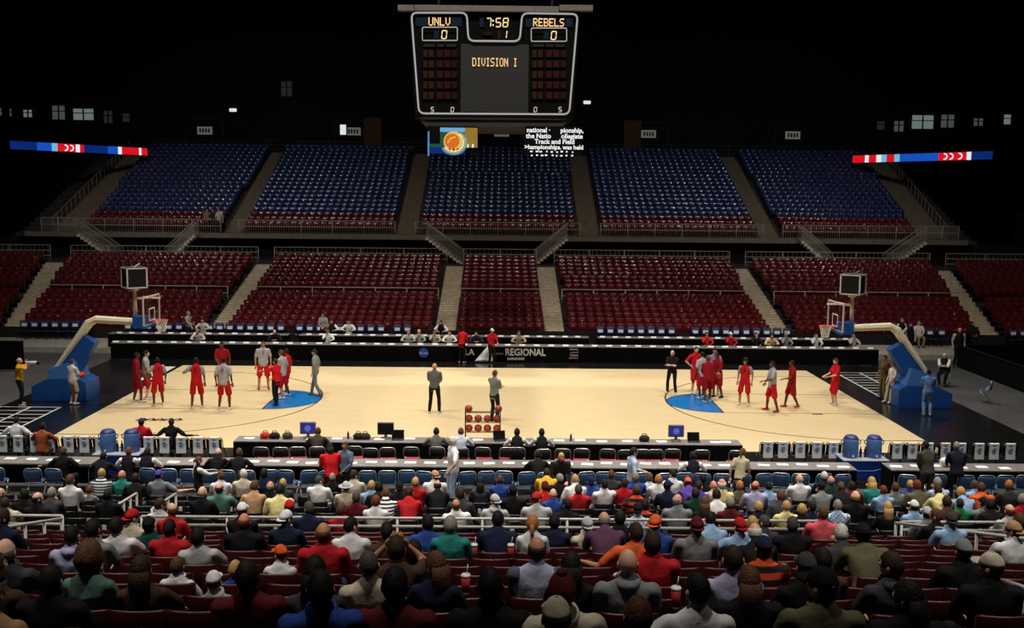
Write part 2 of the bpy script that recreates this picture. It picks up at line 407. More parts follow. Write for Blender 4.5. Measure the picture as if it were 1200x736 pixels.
for px, w in ((437, 'left'), (741, 'right')):
    c = at_y(px, 155, 51.9); b = MB(); b.box((c.x, 51.9, 12.6), (1.5, 0.5, 3.4)); struct(b.build('trim_2', M_brown))
M_win = [mat('dim_window_%d' % i, c, emit=e) for i, (c, e) in enumerate((((170, 190, 180), .30), ((150, 165, 158), .16), ((120, 130, 125), .07)))]
WN = [(1, 131, 4, 9, 1), (13, 132, 3, 9, 1), (33, 133, 11, 9, 0), (69, 132, 16, 17, 1), (98, 134, 25, 14, 0), (127, 137, 11, 15, 2), (148, 138, 9, 10, 2), (336, 104, 13, 18, 2),
      (1032, 147, 9, 10, 2), (1053, 148, 11, 13, 1), (1081, 143, 25, 17, 0), (1110, 142, 15, 16, 1), (1146, 143, 11, 9, 1), (1180, 140, 8, 12, 0)]
for i, (px, py, w, h, lv) in enumerate(WN):
    a = at_y(px-w/2, py-h/2, 52.3); c = at_y(px+w/2, py+h/2, 52.3); W = c.x-a.x; H = a.z-c.z
    e = struct(link('window_%d' % (i+1), None, None, ((a.x+c.x)/2, 52.3, (a.z+c.z)/2)))
    n = 2 if w > 9 else 1
    for k in range(n): MB().box((-W/2+W/n*(k+.5), 0, 0), (W/n*.92, .08, H*.94)).build('pane', M_win[lv], e)
    b = MB(); b.box((0, -.05, H/2+.06), (W+.24, .2, .12)); b.box((0, -.05, -H/2-.06), (W+.24, .2, .12)); b.box((W/2+.06, -.05, 0), (.12, .2, H)); b.box((-W/2-.06, -.05, 0), (.12, .2, H))
    if n == 2: b.box((0, -.05, 0), (.1, .12, H))
    b.box((0, -.05, H*.1), (W, .1, .07)); b.build('window_frame', M_portal, e)
# small bright lamps in the dark
for px, py, w, y in ((273, 129, 'above the left part of the upper deck', 52.2), (1044, 196, 'beside the right edge of the upper deck', 48.0), (688, 120, 'right of the scoreboard', 52.0), (402, 152, 'beside the second portal sign', 51.3)):
    c = at_y(px, py, y); e = thing('wall_lamp', 'small bright white lamp '+w, 'lamp', c)
    d = (.62, .1, .28) if py != 152 else (.5, .1, .85)
    MB().box((0, 0, 0), d, ch=.03).build('lamp_lens', mat('lamp_white', (225, 240, 240), emit=0.9), e); MB().box((0, .14, 0), (d[0]+.14, .2, d[2]+.14), ch=.03).build('housing', M_portal, e)

M_led = {'b': mat('led_blue', (22, 82, 190), emit=0.95), 'db': mat('led_deep_blue', (12, 44, 120), emit=0.8), 'r': mat('led_red', (214, 20, 34), emit=1.0), 'w': mat('led_white', (235, 235, 245), emit=0.95), 'c': mat('led_cyan', (120, 190, 230), emit=.9),
         'rd': mat('led_red_dim', (130, 20, 34), emit=.6), 'bd': mat('led_blue_dim', (22, 36, 92), emit=.5)}
def ribbon(name, label, A, B, segs):
    """LED fascia from A to B (top corners), segs = list of (t0,t1,colour)"""
    A = Vector(A); B = Vector(B); d = B-A; Lg = d.length; ang = math.atan2(d.y, d.x); h = 0.56
    e = thing(name, label, 'display', A, ang)
    MB().box((Lg/2, .12, -h/2), (Lg, .16, h+.16)).build('cabinet', M_blkpl, e)
    for t0, t1, c in segs: MB().box(((t0+t1)/2*Lg, 0, -h/2), ((t1-t0)*Lg, .1, h)).build('led_module', M_led[c], e)
    return e
def arcs(e, t, Lg, col, s=0.2, m=None):
    b = MB(); pts = [(t*Lg+s*1.3*math.cos(a), -.08, -.28+s*math.sin(a)) for a in [R(-90+30*i) for i in range(7)]]; b.tube(pts, .05, 5); b.build('led_stroke', M_led[col], e)
A = at_y(12, 165, 33.0); B = at_y(172, 172.5, 44.0)
segs = [(0, .17, 'db'), (.17, .27, 'b'), (.27, .31, 'c'), (.31, .44, 'r'), (.44, .47, 'w'), (.47, .5, 'r'), (.5, .68, 'db'), (.68, .76, 'b'), (.76, .79, 'w'), (.79, .93, 'r'), (.93, .95, 'w'), (.95, 1.0, 'r')]
e = ribbon('ribbon_board', 'glowing blue, red and white LED ribbon board left of the upper deck', A, B, segs); Lg = (B-A).length
for t in (.36, .40): arcs(e, t, Lg, 'w')
A2 = at_y(1000, 182.5, 44.0); B2 = at_y(1163, 176, 33.0)
segs = [(0, .1, 'r'), (.1, .13, 'w'), (.13, .19, 'r'), (.19, .23, 'w'), (.23, .27, 'c'), (.27, .33, 'r'), (.33, .37, 'c'), (.37, .65, 'b'), (.65, .84, 'r'), (.84, .87, 'w'), (.87, 1, 'db')]
e = ribbon('ribbon_board', 'glowing blue, red and white LED ribbon board right of the upper deck', A2, B2, segs); Lg = (B2-A2).length
for t in (.69, .73, .79): arcs(e, t, Lg, 'w')
# ================================================================ SCOREBOARD AND DISPLAYS
SBY = -0.2
def sb(px, py): p = at_y(px, py, SBY); return Vector((p.x, 0, p.z))
M_sbody = mat('scoreboard_black', (4, 4, 5), 0.9, var=0.1, spec=0.1); M_sbpanel = mat('message_panel_grey', (14, 14, 15), 0.8, var=0.03)
M_sbtube = mat('white_outline_tube', (205, 205, 200), emit=0.55)
M_amber = mat('amber_led', (255, 208, 146), emit=1.0); M_yel = mat('yellow_led', (255, 224, 160), emit=1.05); M_wled = mat('white_led', (235, 225, 205), emit=.8)
board = thing('scoreboard', 'large black four-sided scoreboard with white outline hanging over the court', 'scoreboard', (0, SBY, 0))
tl, tr, bl, br = sb(482, 12), sb(677, 14), sb(489, 134), sb(669, 135)
mid = (tl.x+tr.x)/2; HW = (tr.x-tl.x)/2; hw = (br.x-bl.x)/2; ZT = (tl.z+tr.z)/2; ZB = (bl.z+br.z)/2
def shell(z, w): return [(mid-w, .14+0.0, z), (mid+w, .14, z), (mid+w, .14+2*w, z), (mid-w, .14+2*w, z)]
b = MB(); b.loft([shell(ZB-.12, hw+.1), shell(ZT+.1, HW+.1)]); b.build('cabinet', M_sbody, board)
b = MB(); b.loft([shell(ZB-.42, hw*.9), shell(ZB-.12, hw*.98)]); b.build('lower_ring', mat('ring_brown_black', (30, 25, 22), .6), board)
for x0, x1, m in ((466, 486, 'bracket'), (486, 655, 'beam'), (655, 695, 'bracket')):
    a, c = sb(x0, 11), sb(x1, 11); b = MB(); b.box(((a.x+c.x)/2, .05, a.z+.05), (c.x-a.x-.03, .35, .2)); b.build('truss_'+m, mat('truss_grey', (92, 88, 82), .7), board)
for x in (510, 650): 
    a = sb(x, 10); b = MB(); b.tube([(a.x, 2.2, a.z), (a.x, 2.2, 31.6)], .05, 6); b.build('suspension_cable', M_steel, board, True)
def outline(pts, r=.036, name='outline_tube', m=None, kk=.22):
    P = [sb(*q)+Vector((0, -.02, 0)) for q in pts]; Q = []
    n = len(P)
    for i, p in enumerate(P):               # rounded corners
        a = P[(i-1) % n]; c = P[(i+1) % n]; k = min(kk, (a-p).length*.45, (c-p).length*.45)
        u = p+(a-p).normalized()*k; v = p+(c-p).normalized()*k
        for t in (0, .25, .5, .75, 1): Q.append(u*(1-t)**2+p*2*t*(1-t)+v*t*t)
    b = MB(); b.tube(Q+[Q[0], Q[1]], r, 6, lat=(0, 1, 0)); return b.build(name, m or M_sbtube, board, True)
outline([(482, 15), (547, 15), (549, 48), (609, 48.5), (612, 15.5), (677, 16.5), (667, 134), (491, 133)])
outline([(495, 32), (536, 32), (536, 47.5), (495, 47.5)], .02, kk=.06); outline([(622.5, 33), (664, 33), (664, 48.5), (622.5, 48.5)], .02, kk=.06)
a, c = sb(540, 51), sb(619, 132); b = MB(); b.box(((a.x+c.x)/2, .1, (a.z+c.z)/2), (c.x-a.x, .06, a.z-c.z)); b.build('message_panel', M_sbpanel, board)
F57 = {'U': '10001 10001 10001 10001 10001 10001 01110', 'N': '10001 11001 10101 10101 10011 10001 10001', 'L': '10000 10000 10000 10000 10000 10000 11111', 'V': '10001 10001 10001 10001 10001 01010 00100',
 'R': '11110 10001 10001 11110 10100 10010 10001', 'E': '11111 10000 10000 11110 10000 10000 11111', 'B': '11110 10001 10001 11110 10001 10001 11110', 'S': '01111 10000 10000 01110 00001 00001 11110',
 'D': '11110 10001 10001 10001 10001 10001 11110', 'I': '01110 00100 00100 00100 00100 00100 01110', 'O': '01110 10001 10001 10001 10001 10001 01110', ' ': '00000 00000 00000 00000 00000 00000 00000'}
def dots(word, px0, py0, px1, py1, m):
    a, c = sb(px0, py0), sb(px1, py1); n = len(word); cw = (c.x-a.x)/(n*6-1); ch = (a.z-c.z)/7
    for i, L in enumerate(word):
        if L == ' ': continue
        b = MB()
        for r_, row in enumerate(F57[L].split()):
            for q, bit in enumerate(row):
                if bit == '1': b.box((a.x+(i*6+q+.5)*cw, .06, a.z-(r_+.5)*ch), (cw*.98, .06, ch*.9))
        b.build('led_letter', m, board)
dots('UNLV', 502, 20, 527.5, 30, M_amber); dots('REBELS', 625, 21, 661, 31, M_amber); dots('DIVISION I', 553.5, 67.5, 606, 78, M_amber)
SEG = {'0': 'abcdef', '1': 'bc', '5': 'acdfg', '7': 'abc', '8': 'abcdefg'}
def digit(d, px0, py0, px1, py1, m):
    a, c = sb(px0, py0), sb(px1, py1); w = c.x-a.x; h = a.z-c.z; t = w*.22; sk = .12; b = MB()
    def P(x, z): return Vector((a.x+x*w+sk*z*h*.8, .06, c.z+z*h))
    g = {'a': ((.1, 1), (.9, 1)), 'b': ((.95, .95), (.95, .55)), 'c': ((.95, .45), (.95, .05)), 'd': ((.1, 0), (.9, 0)), 'e': ((.05, .45), (.05, .05)), 'f': ((.05, .95), (.05, .55)), 'g': ((.1, .5), (.9, .5))}
    for s_ in SEG[d]: b.tube([P(*g[s_][0]), P(*g[s_][1])], t*.5, 5)
    b.build('led_digit', m, board)
digit('7', 569, 21, 575, 31, M_yel); digit('5', 580.5, 21, 586.5, 31, M_yel); digit('8', 589, 21, 595, 31, M_yel)
for y in (24, 29): q = sb(577.8, y); MB().box((q.x, .06, q.z), (.05, .06, .05)).build('clock_colon_dot', M_yel, board)
digit('1', 588, 35.5, 593.5, 44.5, M_yel); digit('0', 517, 35.5, 523, 45, M_yel); digit('0', 645.5, 36.5, 651.5, 46, M_yel)
for d, x, m in (('5', 504.5, 0), ('0', 528, 0), ('0', 625.5, 0), ('5', 654.5, 0)): digit(d, x, 125.5, x+3.4, 131, M_wled)
M_d = [mat('unlit_amber_digit', (44, 22, 10), emit=.7), mat('unlit_red_digit', (44, 9, 10), emit=.7), mat('unlit_dark_red_digit', (34, 10, 9), emit=.6), mat('unlit_blue_digit', (18, 30, 44), emit=.6)]  # unlit digits, given a faint glow so their colour shows
for base in (496, 624):
    for r_ in range(5):
        y = 58+r_*12.0+r_*.3
        for x, w, mi in ((0, 5, 0), (6.5, 5.5, 0), (16, 7, 1), (24.5, 7, 1), (33, 6.5, 2)):
            a, c = sb(base+x, y), sb(base+x+w, y+8.5); MB().box(((a.x+c.x)/2, .07, (a.z+c.z)/2), (c.x-a.x, .05, a.z-c.z)).build('digit_window', M_d[mi], board)
    for x0, x1 in ((0, 13), (16, 24), (27, 38)):
        a, c = sb(base+x0, 51), sb(base+x1, 55); MB().box(((a.x+c.x)/2, .07, (a.z+c.z)/2), (c.x-a.x, .05, (a.z-c.z)*.7)).build('caption_strip', mat('caption_grey', (40, 32, 28), emit=.8), board)
for x0, x1, y0, y1, mi in ((487, 501, 20, 30, 3), (529, 541, 20, 30, 3), (616, 624, 21, 31, 3), (663, 671, 21, 31, 3), (562, 567, 20, 31, 3), (583, 587, 35, 45, 1), (508, 514, 35, 45, 3), (637, 643, 36, 46, 3), (566, 577, 37, 41, 2)):
    a, c = sb(x0, y0), sb(x1, y1); MB().box(((a.x+c.x)/2, .09, (a.z+c.z)/2), (c.x-a.x, .05, a.z-c.z)).build('dark_led_block', M_d[mi], board)

# two small LED screens slung under the scoreboard
def panel(px0, py0, px1, py1, y): 
    a, c = at_y(px0, py0, y), at_y(px1, py1, y); return a, c
M_scr = {k: mat('screen_'+k, c, emit=.85) for k, c in {'navy': (16, 36, 120), 'sky': (110, 170, 225), 'green': (24, 84, 60), 'orange': (226, 106, 34), 'yellow': (222, 202, 90), 'gold': (150, 118, 44), 'red': (170, 26, 40), 'white': (245, 245, 245), 'dark': (9, 9, 12), 'cyan': (70, 150, 190)}.items()}
SY = -0.25
a, c = panel(501, 149, 560, 183, SY); W = c.x-a.x; H = a.z-c.z; O = Vector((a.x, SY, c.z))
e = thing('led_screen', 'small colour LED screen with an orange ball under the scoreboard, left of the pair', 'screen', O)
MB().box((W/2, .1, H*.55), (W, .12, H*.98)).build('cabinet', M_sbody, e)
MB().box((W*.02, 0, H*.42), (W*.03, .06, H*.86)).build('led_area', M_scr['cyan'], e)
for x0, x1, z0, z1, k in ((.04, .27, .3, .42, 'green'), (.04, .3, .08, .3, 'navy'), (.25, .74, .84, .99, 'sky'), (.25, .74, .3, .84, 'green'), (.74, .99, .3, .99, 'gold'), (.3, .74, .06, .3, 'navy')):
    MB().box(((x0+x1)/2*W, 0, (z0+z1)/2*H), ((x1-x0)*W, .06, (z1-z0)*H)).build('led_area', M_scr[k], e)
def disc(cx, cz, r, k, y): 
    b = MB(); b.prism([(cx*W+r*math.cos(t), cz*H+r*math.sin(t)) for t in [2*math.pi*i/24 for i in range(24)]], 'y', y-.02, y+.02); b.build('led_ball', M_scr[k], e)
disc(.52, .5, W*.2, 'yellow', -.05); disc(.49, .52, W*.145, 'orange', -.09)
for r, k in ((.27, 'cyan'), (.235, 'yellow'), (.2, 'white')):
    b = MB(); b.tube([(W*.52+W*r*math.cos(t), -.1, H*.47+W*r*.9*math.sin(t)) for t in [R(-150+15*i) for i in range(15)]], W*.012, 5); b.build('led_arc', M_scr[k], e)
b = MB(); b.tube([(W*.40, -.12, H*.45), (W*.47, -.12, H*.62), (W*.56, -.12, H*.66)], W*.014, 5); b.build('led_arc', M_scr['yellow'], e)
for x in (.36, .44, .52, .6): MB().box((x*W, -.05, H*.22), (W*.04, .05, H*.1)).build('led_mark', M_scr['red'], e)
for x in (.8, .9): MB().box((x*W, -.05, H*.36), (W*.035, .05, H*.12)).build('led_mark', M_scr['white'], e)
a, c = panel(615, 149, 682, 184, SY); W = c.x-a.x; H = a.z-c.z; O = Vector((a.x, SY, c.z))
e = thing('led_screen', 'small black LED screen with white text lines under the scoreboard, right of the pair', 'screen', O)
MB().box((W/2, .1, H*.55), (W, .12, H*.98)).build('cabinet', M_sbody, e)
for body, x, z, s_ in (('national \u00b7', .24, .9, .235), ('pionship,', .82, .9, .235), ('the Natio', .24, .7, .235), ('ollegiate', .82, .7, .235), ('Track and Field', .52, .51, .235), ('>hampionships. was held', .51, .32, .215)):
    text('led_text', body, s_*1.02, M_scr['white'], (x*W, .02, z*H), e, ext=.01, bold=.007)
rr = random.Random(5)
for z in (.16, .03):
    for i in range(9): MB().box((W*(.1+.09*i+.03*rr.random()), .03, H*(z+.02*rr.random())), (W*(.02+.03*rr.random()), .04, H*.05)).build('led_fragment', M_scr['white'], e)
# small hanging lamp cluster frame behind the scoreboard
# ================================================================ SEATS
ORD = ['first', 'second', 'third', 'fourth', 'fifth', 'sixth', 'seventh', 'eighth', 'ninth', 'tenth', 'eleventh', 'twelfth', 'thirteenth', 'fourteenth', 'fifteenth', 'sixteenth', 'seventeenth', 'eighteenth', 'nineteenth', 'twentieth']
for tens in ('twenty', 'thirty', 'forty', 'fifty'):
    ORD += [tens+'-'+w for w in ORD[:9]]+[{'twenty': 'thirtieth', 'thirty': 'fortieth', 'forty': 'fiftieth', 'fifty': 'sixtieth'}[tens]]
def ordn(i, n): return ORD[i]+' from left' if i < (n+1)//2 else ORD[n-1-i]+' from right'
def slab(b, xs, yfun, z0, z1, t, mi=0, tilt=0.0, rnd=0.5):
    """curved upright panel: stations along x, cross-section in y,z with a rounded top"""
    rings = []
    for x in xs:
        y = yfun(x); r = t*rnd
        q = [(y-t/2, z0), (y-t/2+tilt*(z1-r-z0), z1-r), (y-t*.2+tilt*(z1-z0), z1), (y+t*.2+tilt*(z1-z0), z1), (y+t/2+tilt*(z1-r-z0), z1-r), (y+t/2, z0)]
        rings.append([(x, a, c) for a, c in q])
    b.loft(rings, mi)
def far_seat_mb():
    b = MB(); xs = [-.235, -.12, 0, .12, .235]
    slab(b, xs, lambda x: -.05+.5*x*x, .40, .86, .045, 0, -.1)
    slab(b, [-.2, 0, .2], lambda x: .09, .34, .76, .07, 0, -.06, .9)
    b.box((-.255, .06, .45), (.03, .1, .4)); b.ell((0, .118, .735), (.034, .02, .026), 6, 4, 1); return b  # last piece is a small dome added so each seat shows a glint
# --- near stand seats: backrest, tip-up pan, arm standards
M_nseat = mat('darker_maroon_near_seat', (66, 15, 21), .4, var=.1, scale=1.5, spec=.45)  # darker copy of the far seats' maroon, for the near stand
def seat_parts(up):
    e = bpy.data.objects.new('stadium_seat', None); COL.objects.link(e)
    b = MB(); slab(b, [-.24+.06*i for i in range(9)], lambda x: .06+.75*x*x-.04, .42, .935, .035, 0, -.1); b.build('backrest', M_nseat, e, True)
    b = MB()
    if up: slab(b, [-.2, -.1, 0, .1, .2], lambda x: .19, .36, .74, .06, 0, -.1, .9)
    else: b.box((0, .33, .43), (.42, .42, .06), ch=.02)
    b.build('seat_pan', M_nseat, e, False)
    for s in (-1, 1):
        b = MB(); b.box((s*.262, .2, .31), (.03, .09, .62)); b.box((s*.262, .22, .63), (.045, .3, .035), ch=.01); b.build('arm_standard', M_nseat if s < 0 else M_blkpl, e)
    return e
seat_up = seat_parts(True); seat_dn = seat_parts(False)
def bseat_parts():
    e = bpy.data.objects.new('black_stadium_seat', None); COL.objects.link(e)
    b = MB(); slab(b, [-.22+.11*i for i in range(5)], lambda x: .02+.5*x*x, .40, .84, .035, 0, -.1); b.build('backrest', M_blkpl, e, True)
    b = MB(); b.box((0, .28, .43), (.42, .4, .05), ch=.015); b.build('seat_pan', M_blkpl, e)
    MB().box((0, -.036, .66), (.085, .012, .1), rot=Matrix.Rotation(.1, 3, 'X')).build('number_tag', M_white, e)
    b = MB(); b.box((0, .2, .2), (.3, .06, .4)); b.build('pedestal', M_blkpl, e)
    return e
bseat = bseat_parts()

M_glint = mat('added_glint_dome', (235, 232, 228), 0.28, metal=1.0, var=0)  # shiny metal of the domes added to make seat highlights
fm = far_seat_mb(); fv = np.array(fm.v); ff = fm.f
far_me = fm.mesh('far_seat', [M_maroon, M_glint], True); blue_me = fm.mesh('far_seat_blue', [M_bluseat, M_glint], True); fmi = fm.m
rot180 = np.array([[-1, 0, 0], [0, -1, 0], [0, 0, 1.0]])
def stuff_seats(name, pos, m, label):
    if not pos: return
    base = fv@rot180.T; n = len(base); V = np.concatenate([base+np.array(p) for p in pos]); F = [tuple(i+k*n for i in q) for k in range(len(pos)) for q in ff]
    me = bpy.data.meshes.new(name); me.from_pydata(V.tolist(), [], F); me.materials.append(m); me.materials.append(M_glint); me.polygons.foreach_set('material_index', fmi*len(pos)); me.polygons.foreach_set('use_smooth', [True]*len(F)); me.update()
    tag(link(name, me), label, 'seats', None, 'stuff')
def fill(a, c, pitch=.515):
    n = int((c-a)/pitch); s = (c-a-n*pitch)/2+pitch/2+a
    return [s+i*pitch for i in range(n)]
pos = []
for j in range(16):
    if j == 7: continue
    ed = [(-47, lowA[0][j][0])]+[(lowA[i][j][1], lowA[i+1][j][0]) for i in range(5)]+[(lowA[5][j][1], 47)]
    for a, c in ed:
        for x in fill(a+.1, c-.1):
            px, py = pix((x, FY[j], FZ[j]+.6))
            if -110 < px < 1310: pos.append((x, FY[j], FZ[j]))
pos.sort(key=lambda p: (p[1], p[0]))
def block_of(x, j, A): return sum(1 for a in A if x > a[j][0])
BLK = ['far left', 'second left', 'left-centre', 'central', 'right-centre', 'second right', 'far right']
def seat_words(lst, Ys, A, names, off=0):
    out = []; cells = {}
    for p in lst: cells.setdefault((Ys.index(p[1]), block_of(p[0], Ys.index(p[1]), A)), []).append(p)
    idx = {}
    for (j, bk), q in cells.items():
        for i, p in enumerate(sorted(q)): idx[p] = '%s row, %s block, %s' % (ORD[j-off], names[bk], ordn(i, len(q)))
    return idx
idx = seat_words([p for p in pos if p[1] <= pos[300][1]], FY, lowA, BLK)
for p in pos[:300]:
    tag(link('far_stadium_seat', far_me, None, p, math.pi), 'maroon tip-up seat, lower far stand, '+idx[p], 'seat', 'maroon seats in the front rows of the far stand')
stuff_seats('far_stadium_seats', pos[300:], M_maroon, 'upper rows of empty maroon tip-up seats in the lower far stand')
bpos, rpos = [], []
for j in range(20):
    for i in range(5):
        for x in fill(upA[i][j][1]+.1, upA[i+1][j][0]-.1):
            (rpos if j < 3 else bpos).append((x, UY[j], UZ[j]))
idx = seat_words([p for p in bpos if p[1] <= bpos[300][1]], UY, upA, ['', 'leftmost', 'second', 'middle', 'fourth', 'rightmost', ''], 3)
for p in bpos[:300]:
    tag(link('blue_stadium_seat', blue_me, None, p, math.pi), 'blue tip-up seat, upper deck, '+idx[p], 'seat', 'lowest blue seats of the upper deck')
stuff_seats('blue_stadium_seats', bpos[300:], M_bluseat, 'higher rows of empty blue tip-up seats on the upper deck')
stuff_seats('upper_maroon_seats', rpos, M_maroon, 'few maroon seat rows along the front of the upper deck')
# end stands lost in the dark at both sides of the upper deck
for sx, w in ((-1, 'left'), (1, 'right')):
    b = MB()
    for j in range(9):
        for i in range(14): b.box((sx*(39+i*.55), 30+j*.9, 4.6+j*.35), (.45, .12, .5))
    o = b.build('end_stand_seats', M_maroon); tag(o, 'shadowy block of maroon seats beyond the %s end of the upper deck' % w, 'seats', None, 'stuff')
    b = MB(); prof = [(29, 3.3)]
    for j in range(9): prof += [(29.3+j*.9, 4.15+j*.35), (30.2+j*.9, 4.15+j*.35)]
    b.prism(prof+[(38.2, 3.3)], 'x', sx*38.4, sx*48); struct(b.build('tier_end_'+w, M_dconc))

# ================================================================ PEOPLE
SLOTS = ['skin', 'torso', 'sleeve', 'forearm', 'pants', 'calf', 'shoe', 'eye', 'dark', 'lip']
ZS = {n: i for i, n in enumerate(SLOTS)}
def cloth(rgb): return mat('cloth_%d_%d_%d' % tuple(rgb), rgb, 0.88, var=0.16, scale=7, bump=0.55, spec=.25)
SKIN = {'f': (222, 172, 146), 'm': (186, 132, 100), 'd': (96, 62, 44), 'r': (214, 142, 118)}
def skin(k): return mat('skin_'+k, SKIN[k], 0.6, var=0.06, scale=20, spec=.35)
M_eye = mat('eye_white', (235, 232, 226), .4, var=0); M_pup = mat('pupil_dark', (26, 18, 14), .4, var=0); M_lip = mat('lip', (160, 84, 78), .6, var=0)

def ik(a, t, l1, l2, pole):
    a = Vector(a); t = Vector(t); d = t-a; L = min(d.length, (l1+l2)*.998); u = d.normalized(); t = a+u*L
    x = (l1*l1-l2*l2+L*L)/(2*L); h = math.sqrt(max(l1*l1-x*x, 0)); p = Vector(pole); p = (p-u*p.dot(u)).normalized()
    return a+u*x+p*h, t
ARM = {'down': ((.27, .03, .90), (.5, -1, 0)), 'crossed': ((-.06, .23, 1.20), (1, -.2, -.6)), 'hips': ((.20, .05, 1.04), (1, -.3, 0)), 'forward': ((.13, .36, 1.10), (.5, -.2, -1)),
       'front': ((.07, .24, 1.0), (.8, -.4, -.4)), 'up': ((.10, .26, 1.58), (.8, .2, -.8)), 'behind': ((.06, -.18, 1.0), (1, -.6, 0)), 'out': ((.62, .18, 1.22), (.2, -.4, -1)), 'reach': ((.22, .50, 1.28), (.4, -.3, -1)), 'chin': ((.04, .2, 1.46), (.6, .2, -1)), 'high': ((.3, .1, 1.75), (1, 0, -.3))}
class Body: pass
def plan(pose):
    """joint layout of one figure; returns segments (p0,p1,r0,r1,zone), torso loft, head matrix, hands"""
    g = pose.get('girth', 1.0); B = Body(); seg = []; B.pose = pose
    seated = pose.get('seated', False); lean = pose.get('lean', 0.0)   # + leans forward
    pel = Vector((0, 0, .545)) if seated else Vector((0, 0, .95+pose.get('drop', 0)))
    Rl = Matrix.Rotation(-lean, 3, 'X')@Matrix.Rotation(pose.get('twist', 0), 3, 'Z')
    def T(x, y, z): return pel+Rl@(Vector((x, y, z-.95)))
    lo = [(.845, .15, .11), (.93, .172*g, .125*g), (1.03, .16*g, .118*g), (1.13, .152*g, .112*g), (1.26, .172*g, .122*g), (1.36, .196*g, .122), (1.415, .192*g, .105), (1.475, .15*g, .09), (1.515, .092, .078), (1.54, .07, .068)]
    if pose.get('shorts'): lo = [(.83, .17, .125), (.90, .182*g, .135*g), (1.03, .176*g, .13*g), (1.13, .17*g, .126*g)]+lo[4:]
    if seated: lo = lo[1:]
    B.torso = [(T(0, 0, z), a, c) for z, a, c in lo]; B.lat = Rl@Vector((1, 0, 0)); B.Rl = Rl
    bag = .014 if pose.get('baggy', True) else .004
    neck0, neck1 = T(0, .0, 1.48), T(0, .018, 1.585); seg.append((neck0+(neck1-neck0)*.4, neck1, .060, .057, 'skin'))
    hm = Rl@Matrix.Rotation(pose.get('hyaw', 0), 3, 'Z')@Matrix.Rotation(-pose.get('hpitch', 0)+lean*.6, 3, 'X')
    B.head = Matrix.Translation(T(0, .045, 1.632) if seated else T(0, .028, 1.650))@hm.to_4x4()
    B.hands = []
    for s, key in ((1, 'R'), (-1, 'L')):
        sh = T(s*.180*g, -.005, 1.425); spec = pose.get(key, 'down')
        w, pole = (ARM[spec] if isinstance(spec, str) else spec)
        if seated and not isinstance(spec, str): wt = Vector((s*w[0], w[1], w[2])); pl = Vector((s*pole[0], pole[1], pole[2]))
        else: wt = T(s*w[0], w[1], w[2]); pl = Rl@Vector((s*pole[0], pole[1], pole[2]))
        el, wr = ik(sh, wt, .295, .262, pl)
        m = sh+(el-sh)*.72
        seg.append((sh, m, .069*g, .055+bag, 'sleeve')); seg.append((m, el, .050, .043, 'forearm')); seg.append((el, el+(wr-el)*.55, .044, .037, 'forearm')); seg.append((el+(wr-el)*.55, wr, .037, .027, 'forearm'))
        B.hands.append((wr, (wr-el).normalized(), (pl*-1).normalized(), s))
        hip = pel+Vector((s*.098*g, 0, -.03)) if seated else T(s*.098*g, 0, .93)
        ft = pose.get('foot'+key)
        if ft is None: ft = (.11, .40, 0) if seated else (.115, .0, 0)
        an = Vector((s*ft[0], ft[1], .085+ft[2])); toe = pose.get('toe'+key, s*.18)
        kn, an = ik(hip, an, .435, .425, (s*.12, .3, 1) if seated else (s*.1, 1, 0))
        sht = pose.get('shorts', False)
        r1 = .112*g if sht else .082*g; r2 = .105*g if sht else .062
        if sht:
            seg.append((hip, hip+(kn-hip)*1.02, .098*g, .104*g, 'shorts'))
            seg.append((hip+(kn-hip)*.9, kn, .062, .056, 'calf'))
        else:
            seg.append((hip, kn, r1+.01, r2+.004, 'pants'))
        cm = kn+(an-kn)*.3
        flare = 0 if (sht or seated and pose.get('barecalf')) else .012
        seg.append((kn, cm, .056+flare, .058+flare, 'calf')); seg.append((cm, an, .060+flare, .040+flare*1.6, 'calf'))
        dr = Vector((math.sin(toe), math.cos(toe), 0)); f0 = an+Vector((0, 0, -.035)); h = f0-dr*.05; h.z = an.z-.042; t = f0+dr*.165; t.z = an.z-.05
        if ft[2] > .05: t.z -= .06
        seg.append((h, h+(t-h)*.5, .044, .046, 'shoe')); seg.append((h+(t-h)*.5, t, .046, .033, 'shoe'))
    B.seg = seg
    if not seated:
        wz = pose.get('waist', .99)
        if sht: seg.append((T(0, 0, .82), T(0, 0, .88), .15*g, .14*g, 'pants'))
        else: seg.append((T(0, 0, .90), T(0, 0, wz-.03), .15*g, .135*g, 'pants'))
    return B
def raw_mesh(B):
    b = MB(); rings = []
    c0 = [t[0] for t in B.torso]; b.tube(c0, [(t[1], t[2]) for t in B.torso], 18, lat=B.lat)
    for p0, p1, r0, r1, z in B.seg:
        if r0 > .13: 
            b.tube([p0, p1], [(r0*1.12, r0*.82), (r1*1.12, r1*.82)], 16, lat=B.lat); continue
        d = (p1-p0).normalized()
        if z == 'shorts': b.tube([p0-d*.05, p0, p1], [r0*.8, r0, r1], 12); continue
        b.tube([p0-d*r0*.85, p0-d*r0*.5, p0, p1, p1+d*r1*.5, p1+d*r1*.85], [r0*.5, r0*.86, r0, r1, r1*.86, r1*.5], 10)
    return b
